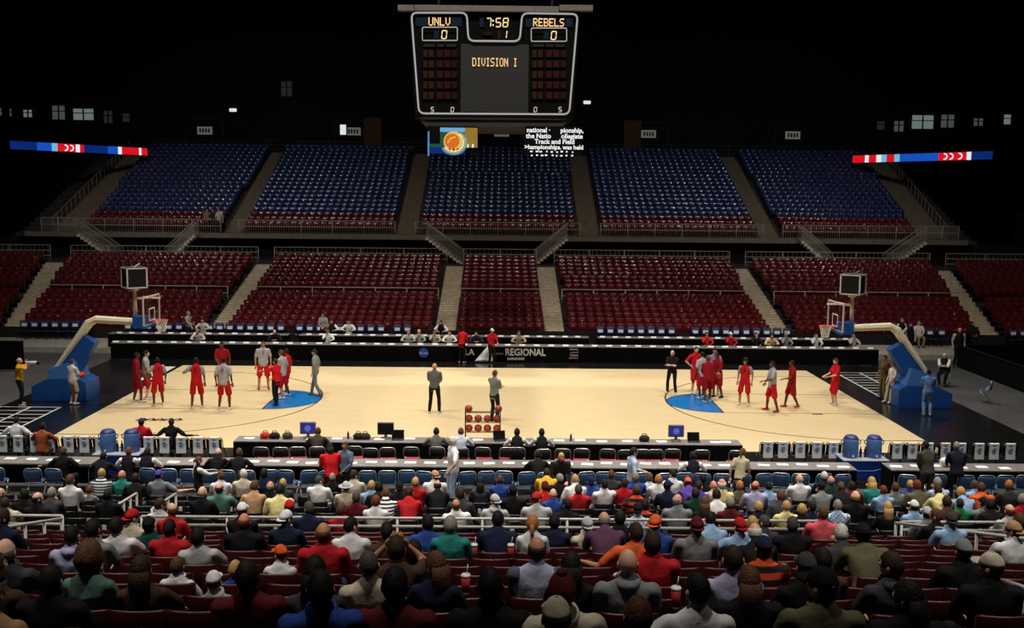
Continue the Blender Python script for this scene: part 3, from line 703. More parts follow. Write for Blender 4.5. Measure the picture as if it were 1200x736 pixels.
def zones(B, C):
    best = np.full(len(C), 9.0); z = np.zeros(len(C), int)
    def seg_t(p0, p1):
        p0 = np.array(p0); d = np.array(p1)-p0; t = np.clip(((C-p0)@d)/(d@d), 0, 1); return t, C-(p0+t[:, None]*d)
    lat = np.array(B.lat)
    for i in range(len(B.torso)-1):
        (a, a1, b1), (c, a2, b2) = B.torso[i], B.torso[i+1]; t, v = seg_t(a, c)
        rx = a1+(a2-a1)*t; ry = b1+(b2-b1)*t; lx = v@lat; rest = np.sqrt(np.maximum((v*v).sum(1)-lx*lx, 0))
        q = np.sqrt((lx/rx)**2+(rest/ry)**2); d = (q-1)*np.minimum(rx, ry)
        zz = ZS['skin'] if i >= len(B.torso)-1 else ZS['torso']
        m = d < best; best[m] = d[m]; z[m] = zz
    for p0, p1, r0, r1, zn in B.seg:
        t, v = seg_t(p0, p1); r = r0+(r1-r0)*t
        d = np.sqrt((v*v).sum(1))-r
        if r0 > .13:
            lx = v@lat; rest = np.sqrt(np.maximum((v*v).sum(1)-lx*lx, 0)); d = (np.sqrt((lx/(r*1.12))**2+(rest/(r*.82))**2)-1)*r*.82-.004
        m = d < best; best[m] = d[m]; z[m] = ZS['pants' if zn == 'shorts' else zn]
    return z
# head with face, in head space: centre at origin, looking along +Y
def head_mb():
    b = MB(); nu, nv = 28, 20; P = []
    for j in range(1, nv):
        t = math.pi*j/nv
        for i in range(nu):
            a = 2*math.pi*i/nu; x, y, z = math.sin(t)*math.sin(a), math.sin(t)*math.cos(a), math.cos(t)
            X, Y, Z = x*.077, y*.098, z*.118
            if z < 0:
                k = 1+.34*z*abs(z)*1.0; X *= 1+.30*z; Y = Y*(1+.10*z) if y > 0 else Y*(1+.42*z)
                Y += .012*(-z)
            fr = max(0, y)
            if y > 0.55:
                nose = math.exp(-(X/.013)**2)*math.exp(-((Z+.016)/.022)**2); Y += .024*nose
                Y -= .010*math.exp(-((abs(X)-.032)/.014)**2)*math.exp(-((Z-.012)/.013)**2)
                Y += .007*math.exp(-(X/.022)**2)*math.exp(-((Z+.062)/.008)**2); Y += .010*math.exp(-(X/.02)**2)*math.exp(-((Z+.098)/.014)**2)
                Y += .005*math.exp(-((Z-.030)/.010)**2)
            P.append((X, Y, Z))
    n = len(P); P += [(0, 0, .118), (0, .012, -.112)]; F = []
    for j in range(nv-2):
        for i in range(nu): k = (i+1) % nu; F.append((j*nu+i, j*nu+k, (j+1)*nu+k, (j+1)*nu+i))
    for i in range(nu): k = (i+1) % nu; F.append((n, k, i)); F.append((n+1, (nv-2)*nu+i, (nv-2)*nu+k))
    b.add(P, F, ZS['skin'])
    for s in (-1, 1):
        b.ell((s*.079, -.012, -.008), (.010, .020, .032), 8, 6, ZS['skin'])
        b.ell((s*.031, .080, .012), (.0145, .010, .0085), 8, 6, ZS['eye']); b.ell((s*.031, .0885, .012), (.006, .004, .006), 6, 4, ZS['dark'])
        b.box((s*.031, .0925, .032), (.032, .008, .006), ZS['dark'])
    b.ell((0, .093, -.060), (.023, .008, .007), 8, 5, ZS['lip'])
    return b
HEAD = head_mb()
def add_hand(b, wr, d, pn, s):
    d = Vector(d); n = Vector(pn); n = (n-d*n.dot(d)).normalized(); l = d.cross(n)
    Rm = Matrix((l, d, n)).transposed(); c = wr+d*.045
    b.ell(c, (.040, .056, .017), 10, 6, ZS['skin'], Rm)
    for i, (o, ln) in enumerate(((-.030, .062), (-.010, .074), (.010, .070), (.028, .054))):
        p = wr+d*.082+l*(o*1.0); b.tube([p, p+d*ln*.45-n*.006, p+d*ln*.8-n*.024, p+d*ln*.95-n*.042], [.0095, .009, .008, .0055], 6, ZS['skin'])
    sd = -1 if s > 0 else 1
    p = wr+d*.025+l*(sd*.028); b.tube([p, p+l*sd*.028+d*.025-n*.008, p+l*sd*.036+d*.058-n*.016], [.012, .0105, .007], 6, ZS['skin'])
VAR = {}
def make_bodies(specs):
    """specs: {key: pose}. Builds one continuous body mesh per pose"""
    tmp = []
    for k, pose in specs.items():
        B = plan(pose); me = raw_mesh(B).mesh('raw', M_black, recalc=True); o = bpy.data.objects.new('raw', me); COL.objects.link(o)
        m = o.modifiers.new('r', 'REMESH'); m.mode = 'VOXEL'; m.voxel_size = pose.get('voxel', .02); m.adaptivity = 0
        m = o.modifiers.new('s', 'SMOOTH'); m.factor = .5; m.iterations = 5
        tmp.append((k, B, o))
    dg = bpy.context.evaluated_depsgraph_get()
    for k, B, o in tmp:
        ev = o.evaluated_get(dg); me = ev.to_mesh(); nv = len(me.vertices); co = np.empty(nv*3); me.vertices.foreach_get('co', co); co = co.reshape(-1, 3)
        nf = len(me.polygons); li = np.empty(len(me.loops), int); me.loops.foreach_get('vertex_index', li); tot = np.empty(nf, int); me.polygons.foreach_get('loop_total', tot)
        ev.to_mesh_clear()
        st = np.concatenate(([0], np.cumsum(tot)[:-1])); F = [tuple(li[a:a+n]) for a, n in zip(st, tot)]
        C = np.array([co[list(f)].mean(0) for f in F]) if nf < 1 else np.add.reduceat(co[li], st)/tot[:, None]
        z = zones(B, C)
        b = MB(); b.v = [tuple(p) for p in co]; b.f = [tuple(int(i) for i in f) for f in F]; b.m = [int(i) for i in z]
        hv = [B.head@Vector(p) for p in HEAD.v]; o0 = len(b.v); b.v += [tuple(p) for p in hv]; b.f += [tuple(i+o0 for i in f) for f in HEAD.f]; b.m += HEAD.m
        for h in B.hands: add_hand(b, *h)
        mesh = b.mesh('person', [M_black]*len(SLOTS), True, recalc=False)
        VAR[k] = (mesh, B.head.copy(), B); bpy.data.objects.remove(o)
# --- hair and headgear meshes in head space
def shell_of(keep, s, th=.86, drop=0, jit=0, seed=1):
    rr = random.Random(seed); b = MB(); nu, nv = 20, 14; V = {}; F = []
    def pt(i, j, k):
        t = math.pi*j/nv; a = 2*math.pi*i/nu; x, y, z = math.sin(t)*math.sin(a), math.sin(t)*math.cos(a), math.cos(t)
        X, Y, Z = x*.077, y*.098, z*.118
        if z < 0: X *= 1+.2*z; Y *= (1+.25*z)
        return Vector((X*k, Y*k-.004, Z*k+drop))
    jt = {(i, j): 1+jit*(rr.random()-.4) for i in range(nu) for j in range(nv+1)}
    faces = [(i, j) for j in range(nv) for i in range(nu) if keep(2*math.pi*(i+.5)/nu, math.cos(math.pi*(j+.5)/nv))]
    fs = set(faces)
    def vid(i, j, lay):
        i %= nu
        if j in (0, nv): i = 0
        key = (i, j, lay)
        if key not in V: V[key] = len(b.v); b.v.append(tuple(pt(i, j, (s if lay == 0 else s*th)*jt[(i, j)])))
        return V[key]
    for i, j in faces:
        q = [vid(i, j, 0), vid(i+1, j, 0), vid(i+1, j+1, 0), vid(i, j+1, 0)]; q2 = list(dict.fromkeys(q)); b.f.append(tuple(q2)); b.m.append(0)
        for (di, dj), (e0, e1) in (((0, -1), ((i, j), (i+1, j))), ((0, 1), ((i+1, j+1), (i, j+1))), ((1, 0), ((i+1, j), (i+1, j+1))), ((-1, 0), ((i, j+1), (i, j)))):
            nb = ((i+di) % nu, j+dj)
            if nb not in fs and 0 <= nb[1] < nv:
                r_ = [vid(*e0, 0), vid(*e0, 1), vid(*e1, 1), vid(*e1, 0)]; r_ = list(dict.fromkeys(r_))
                if len(r_) > 2: b.f.append(tuple(r_)); b.m.append(0)
    return b
def front(a): return math.cos(a)      # 1 = front, -1 = back
def k_short(a, z): return z > (.42 if front(a) > .55 else (.02 if front(a) > -.1 else -.42)) 
def k_fringe(a, z): return front(a) < .25 and -.42 < z < .42
def k_long(a, z): return z > (.4 if front(a) > .6 else -.75)
def k_buzz(a, z): return z > (.45 if front(a) > .5 else (.05 if front(a) > -.1 else -.35))
HM = {}
def hair_mesh(k):
    if k in HM: return HM[k]
    if k == 'short': b = shell_of(k_short, 1.10, jit=.05)
    elif k == 'buzz': b = shell_of(k_buzz, 1.045)
    elif k == 'fringe': b = shell_of(k_fringe, 1.08, jit=.03)
    elif k == 'curly': b = shell_of(k_long, 1.38, .6, -.005, .16)
    elif k in ('long', 'pony'):
        b = shell_of(k_long if k == 'long' else k_short, 1.13, jit=.04)
        if k == 'long': b.tube([(0, -.07, .02), (0, -.085, -.08), (0, -.10, -.17), (0, -.105, -.25)], [(.085, .045), (.092, .05), (.085, .04), (.05, .018)], 12, lat=(1, 0, 0))
        else: b.tube([(0, -.10, .02), (0, -.135, .0), (0, -.15, -.07), (0, -.13, -.16)], [.02, .03, .028, .008], 8)
    elif k == 'bun':
        b = shell_of(k_short, 1.1, jit=.04); b.ell((0, -.13, .01), (.042, .035, .042), 10, 8)
    elif k == 'cap':
        b = shell_of(lambda a, z: z > .22, 1.15, .93); b.prism([(.085*math.sin(t), .055+.125*math.cos(t)) for t in [R(-78+12*i) for i in range(14)]], 'z', .022, .034); b.ell((0, -.004, .137), (.01, .01, .006), 8, 5)
    elif k == 'capback':
        b = shell_of(lambda a, z: z > .22, 1.15, .93); b.prism([(.085*math.sin(t), -.045-.12*math.cos(t)) for t in [R(-78+12*i) for i in range(14)]], 'z', -.002, .012); b.ell((0, -.004, .137), (.01, .01, .006), 8, 5)
    elif k == 'beanie':
        b = shell_of(lambda a, z: z > (.25 if front(a) > .4 else -.2), 1.17, .9, .004); b.ell((0, -.01, .145), (.035, .04, .018), 10, 6)
    elif k == 'hat':
        b = shell_of(lambda a, z: z > .2, 1.16, .93); b.tube([(0, -.004, .02), (0, -.004, .035)], [(.165, .175), (.165, .175)], 20, lat=(1, 0, 0))
    elif k == 'hood':
        b = MB(); arc = [R(-150+20*i) for i in range(16)]
        b.tube([(.088*math.cos(t), -.012+.095*math.sin(t), -.125-.018*max(0, -math.sin(t))) for t in arc], [.018+.034*max(0, -math.sin(t)) for t in arc], 8)
    elif k == 'collar':
        b = MB(); arc = [R(-180+20*i) for i in range(19)]; b.tube([(.07*math.cos(t), -.012+.074*math.sin(t), -.118) for t in arc], [(.011, .03)]*19, 8, lat=(0, 0, 1))
    HM[k] = b.mesh('hair', M_black, True); return HM[k]
HAIRC = {'bk': (20, 16, 14), 'db': (48, 32, 22), 'br': (88, 58, 36), 'bl': (190, 150, 92), 'gy': (140, 134, 126), 'wh': (214, 210, 204), 'rd': (112, 52, 34), 'dg': (74, 68, 62), 'ob': (176, 112, 58)}
def hairmat(k): return mat('hair_'+k, HAIRC[k], .7, var=.3, scale=60, bump=.4, spec=.3)
def dress(o, sk, top, sleeve=None, fore='skin', pants=(28, 30, 40), calf=None, shoe=(40, 38, 38)):
    mm = {'skin': skin(sk), 'torso': top if not isinstance(top, tuple) else cloth(top)}
    mm['sleeve'] = cloth(sleeve) if isinstance(sleeve, tuple) else (sleeve or mm['torso'])
    mm['forearm'] = mm['skin'] if fore == 'skin' else (mm['sleeve'] if fore == 'sleeve' else cloth(fore))
    mm['pants'] = cloth(pants); mm['calf'] = mm['skin'] if calf == 'skin' else (cloth(calf) if calf else mm['pants']); mm['shoe'] = cloth(shoe)
    mm['eye'] = M_eye; mm['dark'] = M_pup; mm['lip'] = M_lip
    for i, n in enumerate(SLOTS): o.material_slots[i].link = 'OBJECT'; o.material_slots[i].material = mm[n]
def person(var, loc, rz, sc, label, group, sk='f', hair=('short', 'db'), hat=None, extra=None, **kw):
    me, hm, B = VAR[var]; o = link('person', me, None, loc, rz, sc); tag(o, label, 'person', group); dress(o, sk, **kw)
    T = hm
    def child(n, key, m):
        c = link(n, hair_mesh(key), o); c.matrix_local = T; c.material_slots[0].link = 'OBJECT'; c.material_slots[0].material = m; return c
    if hair and hair[0] != 'bald': child('hair', hair[0], hairmat(hair[1]))
    if hat: child('hat' if hat[0] in ('hat', 'beanie') else 'cap', hat[0], hat[1] if not isinstance(hat[1], tuple) else cloth(hat[1]))
    if extra:
        c = child(extra, extra, kw['top'] if not isinstance(kw['top'], tuple) else cloth(kw['top']))
        c.matrix_local = Matrix.Translation(T.translation)@B.Rl.to_4x4()
    return o
# ---------------------------------------------------------------- seated crowd in the near stand
LAP = ((.10, .30, .68), (1, -.7, -.2))
POSES = {'s0': dict(lean=-.12, R=LAP, L=LAP), 's1': dict(lean=.42, R=((.06, .50, .64), (1, -.2, -.1)), L=((.06, .50, .64), (1, -.2, -.1)), hpitch=.1), 's2': dict(lean=-.1, R='crossed', L='crossed'),
 's3': dict(lean=-.08, R=LAP, L=LAP, hyaw=.7), 's4': dict(lean=-.08, R=LAP, L=LAP, hyaw=-.7), 's5': dict(lean=-.1, R='out', L=LAP, hyaw=-.2), 's6': dict(lean=-.1, L='out', R=LAP, hyaw=.35),
 's7': dict(lean=.16, R='chin', L=LAP), 's8': dict(lean=-.24, R=((.16, .34, .70), (1, -.7, 0)), L=((.16, .34, .70), (1, -.7, 0)), twist=.12), 's9': dict(lean=-.05, R='up', L='up'), 's10': dict(lean=.1, R=LAP, L=LAP, hpitch=-.45)}
GI = {'': 1.0, 'h': 1.11, 'w': .88}
specs = {}
for k, p in POSES.items():
    for gk, g in GI.items(): specs[k+gk] = dict(p, seated=True, girth=g)
make_bodies(specs)
CO = {'W': ('white', (232, 232, 234)), 'LG': ('light grey', (188, 188, 190)), 'G': ('grey', (128, 130, 134)), 'DG': ('dark grey', (62, 62, 66)), 'K': ('black', (20, 20, 23)), 'N': ('navy', (26, 32, 60)), 'B': ('blue', (44, 72, 152)), 'LB': ('light blue', (150, 182, 222)),
 'R': ('red', (184, 28, 36)), 'M': ('maroon', (92, 22, 30)), 'O': ('orange', (228, 98, 46)), 'Y': ('yellow', (226, 172, 48)), 'PY': ('pale yellow', (232, 218, 150)), 'T': ('teal', (40, 132, 126)), 'GT': ('grey-green', (92, 130, 122)), 'GN': ('dark green', (24, 62, 46)), 'GR': ('green', (34, 128, 74)),
 'BG': ('beige', (206, 194, 172)), 'TN': ('tan', (190, 150, 110)), 'BR': ('brown', (72, 50, 40)), 'OL': ('olive', (98, 94, 70)), 'PU': ('purple', (88, 66, 160)), 'LV': ('lavender', (176, 174, 212)), 'PK': ('coral pink', (226, 92, 104)), 'PL': ('plum', (90, 56, 80)), 'DT': ('dark teal', (26, 72, 70))}
HN = {'bk': 'black', 'db': 'dark brown', 'br': 'brown', 'bl': 'blond', 'gy': 'grey', 'wh': 'white', 'rd': 'reddish brown', 'dg': 'dark grey', 'ob': 'ginger blond'}
CROWD = """4,579,DG,Fgy,s4|11,588,BG,db|26,580,K,bk|45,585,K,Fdb,s4|58,580,DG,gy|84,563,W,br|105,575,G,rd,c|117,557,WN,bl|143,558,T,B,s5|158,562,K,db|128,580,K,bk|4,608,N,Ldb,s4|142,613,W,bk|155,608,BG,cap.R|87,628,LV,bk|110,621,G,bk|112,655,GT,Cbr,w
18,641,DG,Fgy|10,669,BR,dg,s4|43,680,K,bk,h|-6,698,TN,dg|168,662,BR,Ldb|210,663,W,br,c|257,676,LG,cap.W,c|277,667,B,bl,c|307,670,M,bk,h|330,651,W,cap.O,c|378,627,R,Fbr,h|360,671,DG,Lbk|383,684,B,bk,h|434,657,BG,dg|461,687,M,bk,h|464,647,BR,db,s9|487,641,K,bk
511,665,N,Lbr,s3|575,686,K,bk,h|629,647,GV,Fdb,h|660,688,BG,beanie.M,h|674,726,BG,cap.BG|679,665,K,Lbk|724,659,G,B,h|737,654,W,db,c|725,726,K,br|763,636,R,db,h|744,624,O,db,s6h|712,614,PL,Fgy,h|685,613,BG,cap.LG|624,614,W,Pob,w|652,612,N,bk|816,618,G,cap.M,h|767,614,B,cap.O
835,612,LB,bk|866,617,LB,cap.R,s6|881,614,LB,bl|895,613,DG,dg|893,628,K,Fwh|893,642,OK,cap.N,h|857,656,LV,db|877,683,K,Lbr,h|816,693,W,bk,s6|928,616,K,dg,h|922,594,PY,bl|964,603,PK,br,h|992,631,DG,wh,h|1022,632,OL,hat.K,h|943,665,K,cap.DG|962,657,BR,bk|963,690,OL,cap.K,s3h
1044,665,DG,db,s3|1062,702,K,Lbk,s3h|1125,645,K,cap.G,h|1163,668,K,cap.BG,s3h|1188,624,W,cap.TN,s3h|1113,610,LB,cap.DG,h|187,557,G,cap.PU,s5|239,577,K,B|260,571,GT,Fdb,h|259,559,W,br|287,556,BG,wh|297,572,TN,br|285,598,K,cap.W|287,612,K,Frd,h|189,592,LG,db|202,599,R,Fbr|178,613,DT,cap.K
200,620,R,bk,h|237,625,LG,bk|309,556,N,bk|317,571,K,Fgy|332,567,DG,bl|327,577,PY,bk,h|341,592,N,cap.R|336,608,N,cap.W,s4|374,564,W,dg,h|362,597,N,dg,h|390,556,K,gy,c|406,571,BG,hat.LG|415,558,BG,db|418,583,M,dg|402,595,R,br|436,569,LB,bl|443,574,K,bk|441,588,W,rd|452,580,WK,br
414,617,W,bk|452,620,BR,bk|487,566,R,bl|468,572,K,cap.K|477,580,R,db|510,558,W,cap.TN,h|513,571,K,Fdb|540,579,DG,db|535,590,W,Fbr,h|563,566,DG,Lbk|586,562,B,br|580,588,LG,cap.LG|601,576,K,cap.K,h|501,614,B,bk,s6|528,616,T,gy|583,613,N,bk,h|641,556,Y,db,s1h|639,573,R,cap.M|629,586,LG,cap.R,h
648,579,B,B|656,562,K,gy,h|675,564,W,bl|678,573,R,dg,h|692,564,B,cap.N|708,566,W,bk,h|716,557,DG,br|731,567,R,db|746,575,OK,dg|747,598,LP,cap.K|726,607,K,bk|664,592,K,bk|743,557,B,gy|761,561,W,br|771,562,W,ob|782,570,N,cap.N|788,556,W,bk|755,592,OK,bk|794,588,G,Fgy,h
810,567,PU,cap.O|819,571,PU,db|823,562,K,bk|836,570,BG,B|845,568,PY,Fwh|841,583,W,bk|825,590,K,Lbr|866,569,OL,ob|855,590,M,gy|885,571,LV,Frd,h|888,594,N,bl|901,571,LB,bk|814,578,GN,db|936,562,W,B,h|965,558,N,wh|973,564,GN,Fgy|967,574,G,cap.K|989,573,K,br|1000,571,M,db
1002,583,K,Fbl|1023,567,T,Lbl|1034,575,LB,rd|1048,571,G,br|1039,595,K,Lbl|917,584,DG,br|939,598,K,bl|949,595,N,bk|981,593,LP,gy|1065,567,B,bl|1077,571,OL,rd,h|1102,568,LP,gy|1108,577,PY,db|1134,579,LB,bl|1145,571,LB,dg|1153,574,O,br,h|1181,569,DG,ob|1070,594,LB,cap.W|1086,603,G,cap.LG
1112,591,BR,db|1128,591,GR,db,h|1149,590,G,cap.K,h|1165,595,K,bk|1181,599,LG,Frd|1196,586,R,gy|1193,611,BR,br|1097,606,K,br,s3"""
SPEC_T = {'WN': ('white and navy striped', lambda: mat('stripe_white_navy', (232, 232, 236), .9, rgb2=(28, 34, 66), tex='stripe', scale=5)), 'WK': ('black and white striped', lambda: mat('stripe_white_black', (232, 232, 232), .9, rgb2=(20, 20, 22), tex='stripe', scale=5)),
 'OK': ('orange and black', lambda: mat('stripe_orange_black', (226, 78, 36), .9, rgb2=(26, 22, 22), tex='stripe', scale=2.4)), 'LP': ('blue and white checked', lambda: mat('check_blue_white', (226, 230, 238), .9, rgb2=(110, 146, 196), tex='check', scale=26)), 'GV': ('grey-sleeved lavender', lambda: cloth((176, 178, 206)))}
ROWK = list(range(18, -4, -1))
def head_pt(k, x, sc=1.0): return (x, rowY(k)+.28, rowZ(k)+1.21*sc)
rows = {k: [] for k in ROWK}; crowd = []
for line in CROWD.replace('\n', '|').split('|'):
    q = line.split(','); crowd.append((float(q[0]), float(q[1]), q[2], q[3], q[4] if len(q) > 4 else ''))
crowd.sort(key=lambda c: -c[1])
def row_y(k, px, sc=1.03): 
    x = xat(px, rowY(k)+.28, rowZ(k)+1.21*sc); return pix(head_pt(k, x, sc))[1], x
for c in crowd:
    best = None
    for k in ROWK:
        yy, x = row_y(k, c[0], .84 if c[4].endswith('c') else 1.03); cost = abs(yy-c[1])
        for o in rows[k]:
            g = abs(o[0]-x)
            if g < .47: cost += (.47-g)*40
        if best is None or cost < best[0]: best = (cost, k, x, yy)
    rows[best[1]].append([best[2], c, best[3]])
def spread(lst, gap):
    lst.sort(key=lambda o: o[0])
    for _ in range(30):
        for a, b in zip(lst[:-1], lst[1:]):
            d = gap-(b[0]-a[0])
            if d > 0: a[0] -= d/2; b[0] += d/2
def row_phrase(k):
    return '%s row ahead of rail' % ORD[k-11] if k >= 11 else '%s row behind rail' % ORD[10-k]
RR = random.Random(4); people = []
for k in ROWK:
    spread(rows[k], .47)
    for o in rows[k]:
        x, c, yy = o; px, py, top, hr, fl = c
        g = 'h' if fl.endswith('h') else ('w' if fl.endswith(('w', 'c')) or hr[0] in 'LP' else ''); pz = fl.rstrip('hwc')
        if not pz: pz = RR.choice(['s0', 's0', 's0', 's2', 's3', 's4', 's8', 's10', 's7', 's0', 's1'] if k > 2 else ['s0', 's0', 's8', 's2'])
        sk = 'd' if hr in ('bk', 'Lbk') and RR.random() < .3 else ('r' if hr[0] in 'BF' and RR.random() < .5 else RR.choice('fffm'))
        hat = None
        if '.' in hr:
            hk, hc = hr.split('.'); nmh = {'cap': 'cap', 'beanie': 'knit cap', 'hat': 'brimmed hat'}[hk]
            if hk == 'cap' and RR.random() < .35 and py < 640: hk2 = 'capback'
            else: hk2 = hk
            hat = (hk2, CO[hc][1]); hair = ('buzz', RR.choice(['db', 'br', 'bk'])); hd = CO[hc][0]+' '+nmh
        elif hr[0] == 'F': hair = ('fringe', hr[1:]); hd = 'balding '+HN[hr[1:]]+' hair'
        elif hr == 'B': hair = ('bald', ''); hd = 'bald head'
        elif hr[0] in 'LPC' and len(hr) == 3: hair = ({'L': 'long', 'P': 'pony', 'C': 'curly'}[hr[0]], hr[1:]); hd = {'L': 'long ', 'P': 'tied-back ', 'C': 'big curly '}[hr[0]]+HN[hr[1:]]+' hair'
        else: hair = (RR.choice(['short', 'short', 'buzz']), hr); hd = 'short '+HN[hr]+' hair'
        cn, cm = (SPEC_T[top][0], SPEC_T[top][1]()) if top in SPEC_T else (CO[top][0], CO[top][1])
        kw = dict(top=cm)
        if top == 'GV': kw['sleeve'] = (84, 86, 100)
        kw['fore'] = 'skin' if RR.random() < .35 and top not in ('K', 'OK', 'DG') else 'sleeve'
        kw['pants'] = RR.choice([(30, 34, 52), (40, 52, 84), (24, 24, 28), (92, 82, 64), (56, 58, 62)])
        ch = fl.endswith('c'); a_, b_ = (.74, .92) if ch else (.93, 1.09)
        for _ in range(20):
            sc_ = (a_+b_)/2
            if pix(head_pt(k, x, sc_))[1] > py: a_ = sc_
            else: b_ = sc_
        people.append(dict(k=k, px=px, hd=hd, top=top, x=x, g=g, pz=pz, sk=sk, hair=hair, hat=hat, kw=kw, base='spectator in %s top, %s' % (cn, hd), cn=cn, sc=sc_, dy=RR.uniform(-.03, .05)))
from collections import Counter
for p in people: p['label'] = p['base']+', '+row_phrase(p['k'])
cnt = Counter(p['label'] for p in people)
for k in ROWK:
    row = sorted([p for p in people if p['k'] == k], key=lambda p: p['x'])
    for i, p in enumerate(row):
        if cnt[p['label']] > 1: p['label'] += ', %s from left' % ORD[i] if i < 20 else ', far right'
HOODS = {724.0, 1149.0, 87.0, 257.0, 1044.0, 660.0, 580.0}
for p in people:
    person(p['pz']+p['g'], (p['x'], rowY(p['k'])+.26+p['dy'], rowZ(p['k'])), RR.uniform(-.08, .08), p['sc'], p['label'], 'spectators seated in the near stand', p['sk'], p['hair'], p['hat'], 'hood' if p['px'] in HOODS else ('collar' if (int(p['px'])*7) % 5 < 2 and p['hair'][0] != 'long' else None), **p['kw'])
# seats of the near stand: one under every spectator, the gaps filled up
used = {}
for k in ROWK:
    z = rowZ(k); y = rowY(k); lo = xat(-60, y, z+.8); hi = xat(1260, y, z+.8)
    if k in (10, 11): pass
    occ = sorted(p['x'] for p in people if p['k'] == k); xs = []; cur = lo
    pts = [lo-.3]+occ+[hi+.3]
    for a, c in zip(pts[:-1], pts[1:]):
        n = max(0, round((c-a)/.53)-1)
        if n: xs += [(a+(c-a)*(i+1)/(n+1), False) for i in range(n)] if (c-a)/(n+1) > .46 else [(a+(c-a)*(i+1)/(n), False) for i in range(n-1)]
    xs += [(x, True) for x in occ]
    xs.sort()
    for si, (x, oc) in enumerate(xs):
        sw = row_phrase(k)+', '+ordn(si, len(xs))
        gapL = any(abs(x-c) < .5 for c in ([] if k > 10 else []))
        if k >= 11:
            if k == 18 and not oc: continue
            copy_tree(bseat, (x, y, z), 0, 'black seat with white number tag, '+sw, 'black seats in front of the rail'); 
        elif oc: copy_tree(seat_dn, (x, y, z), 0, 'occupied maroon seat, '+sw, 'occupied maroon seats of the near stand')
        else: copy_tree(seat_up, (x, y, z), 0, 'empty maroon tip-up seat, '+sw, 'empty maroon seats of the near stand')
        o = COL.objects
for pr in (seat_up, seat_dn, bseat):
    for ch in list(pr.children): bpy.data.objects.remove(ch)
    bpy.data.objects.remove(pr)
for o in list(COL.objects):
    if o.name.split('.')[0] in ('stadium_seat', 'black_stadium_seat') and not o.get('category'): o['category'] = 'seat'
# ---------------------------------------------------------------- people standing or sitting on and around the court
GREY = (150, 152, 152); RED = (196, 20, 30); DRED = (150, 16, 28); BLK = (18, 18, 20); WHT = (228, 228, 228); KHA = (160, 146, 112); NAV = (24, 30, 52); LGR = (176, 178, 182)
P = []
def st(px, py, face, label, cat_group=None, h=1.85, z=0, sk='m', hair=('short', 'bk'), hat=None, pose=None, dx=0, **kw):
    P.append((px, py, face, label, cat_group, h, z, sk, hair, hat, dict(pose or {}), kw))
PL = 'players and staff on the court'
WALK = dict(footR=(.1, .2, 0), footL=(.1, -.22, .03)); WIDE = dict(footR=(.17, .03, 0), footL=(.17, -.02, 0)); STEP = dict(footR=(.13, .1, 0), footL=(.12, -.1, 0))
def pl(**k): return dict(shorts=True, girth=1.03, **k)
RS = dict(pants=RED, calf='skin', shoe=(225, 225, 225))
# left half
st(161, 471.5, -60, 'dark-skinned player in red jersey, leftmost on the court', PL, 1.92, sk='d', hair=('buzz', 'bk'), pose=pl(R='down', L='front', **STEP), top=DRED, sleeve=DRED, pants=DRED, calf='skin', shoe=(220, 220, 220))
st(172, 468, -80, 'man in grey shirt beside the leftmost red players', PL, 1.9, sk='f', hair=('short', 'db'), pose=pl(R='front', L='down', **WIDE), top=LGR, **RS)
st(186, 475.5, 35, 'player in red jersey holding a pale ball at his hip', PL, 1.83, sk='d', hair=('buzz', 'bk'), pose=pl(R='down', L='hips', **WIDE), top=RED, sleeve=GREY, **RS)
st(231, 478.5, 8, 'player in red jersey with round black number, left hand raised', PL, 1.9, sk='d', hair=('buzz', 'bk'), pose=pl(L=((.30, .18, 1.28), (1, -.2, -.8)), R='down', **WIDE), top=RED, sleeve=GREY, **RS)
st(263, 480, -5, 'player in grey jersey with red number on his back, red shorts', PL, 1.95, sk='d', hair=('buzz', 'bk'), pose=pl(R='down', L='down', **WIDE), top=LGR, **RS)
st(261, 456, 180, 'player in red behind the grey jersey at the far sideline', PL, 1.95, sk='d', hair=('buzz', 'bk'), pose=pl(R='front', L='down'), top=DRED, pants=DRED, calf='skin', shoe=(220, 220, 220))
st(309, 456, -165, 'player in grey jersey with red number facing the camera, left of huddle', PL, 1.98, sk='m', hair=('buzz', 'db'), pose=pl(R='down', L='down', **WIDE), top=LGR, sleeve=LGR, pants=RED, calf='skin', shoe=(210, 60, 50))
st(324, 475, 60, 'coach in red jacket and black trousers gesturing with one arm', PL, 1.78, sk='f', hair=('short', 'db'), pose=dict(L='reach', R='front', girth=1.1, **STEP), top=(214, 22, 34), fore='sleeve', pants=BLK, shoe=(60, 60, 64))
st(331, 467, 70, 'player in grey jersey and red shorts just behind the coach', PL, 1.9, sk='m', hair=('short', 'br'), pose=pl(R='down', L='front', **STEP), top=LGR, **RS)
st(337, 463, 80, 'player in red at the back of the left huddle', PL, 1.86, sk='d', hair=('buzz', 'bk'), pose=pl(R='down', L='down', **STEP), top=RED, **RS)
st(370, 464, 80, 'man in full grey sweatsuit walking left from the blue half circle', PL, 1.86, sk='f', hair=('short', 'bk'), pose=dict(R='down', L='down', girth=1.05, **WALK), top=(138, 142, 140), fore='sleeve', pants=(120, 126, 128), shoe=(120, 110, 100))
# middle
st(509, 484.5, -10, 'bald man in dark grey striped shirt and black trousers at mid court', PL, 1.85, sk='r', hair=('fringe', 'bl'), pose=dict(R='front', L='front', girth=1.08, **WIDE), top=mat('stripe_grey_shirt', (112, 112, 118), .9, rgb2=(78, 78, 84), tex='stripe', scale=14), pants=BLK, shoe=(215, 215, 215))
st(579, 494, -40, 'man in grey shirt with folded arms behind the ball rack', PL, 1.83, sk='f', hair=('short', 'br'), pose=dict(R='crossed', L='crossed', girth=1.08), top=(132, 136, 138), fore='sleeve', pants=NAV, shoe=BLK)
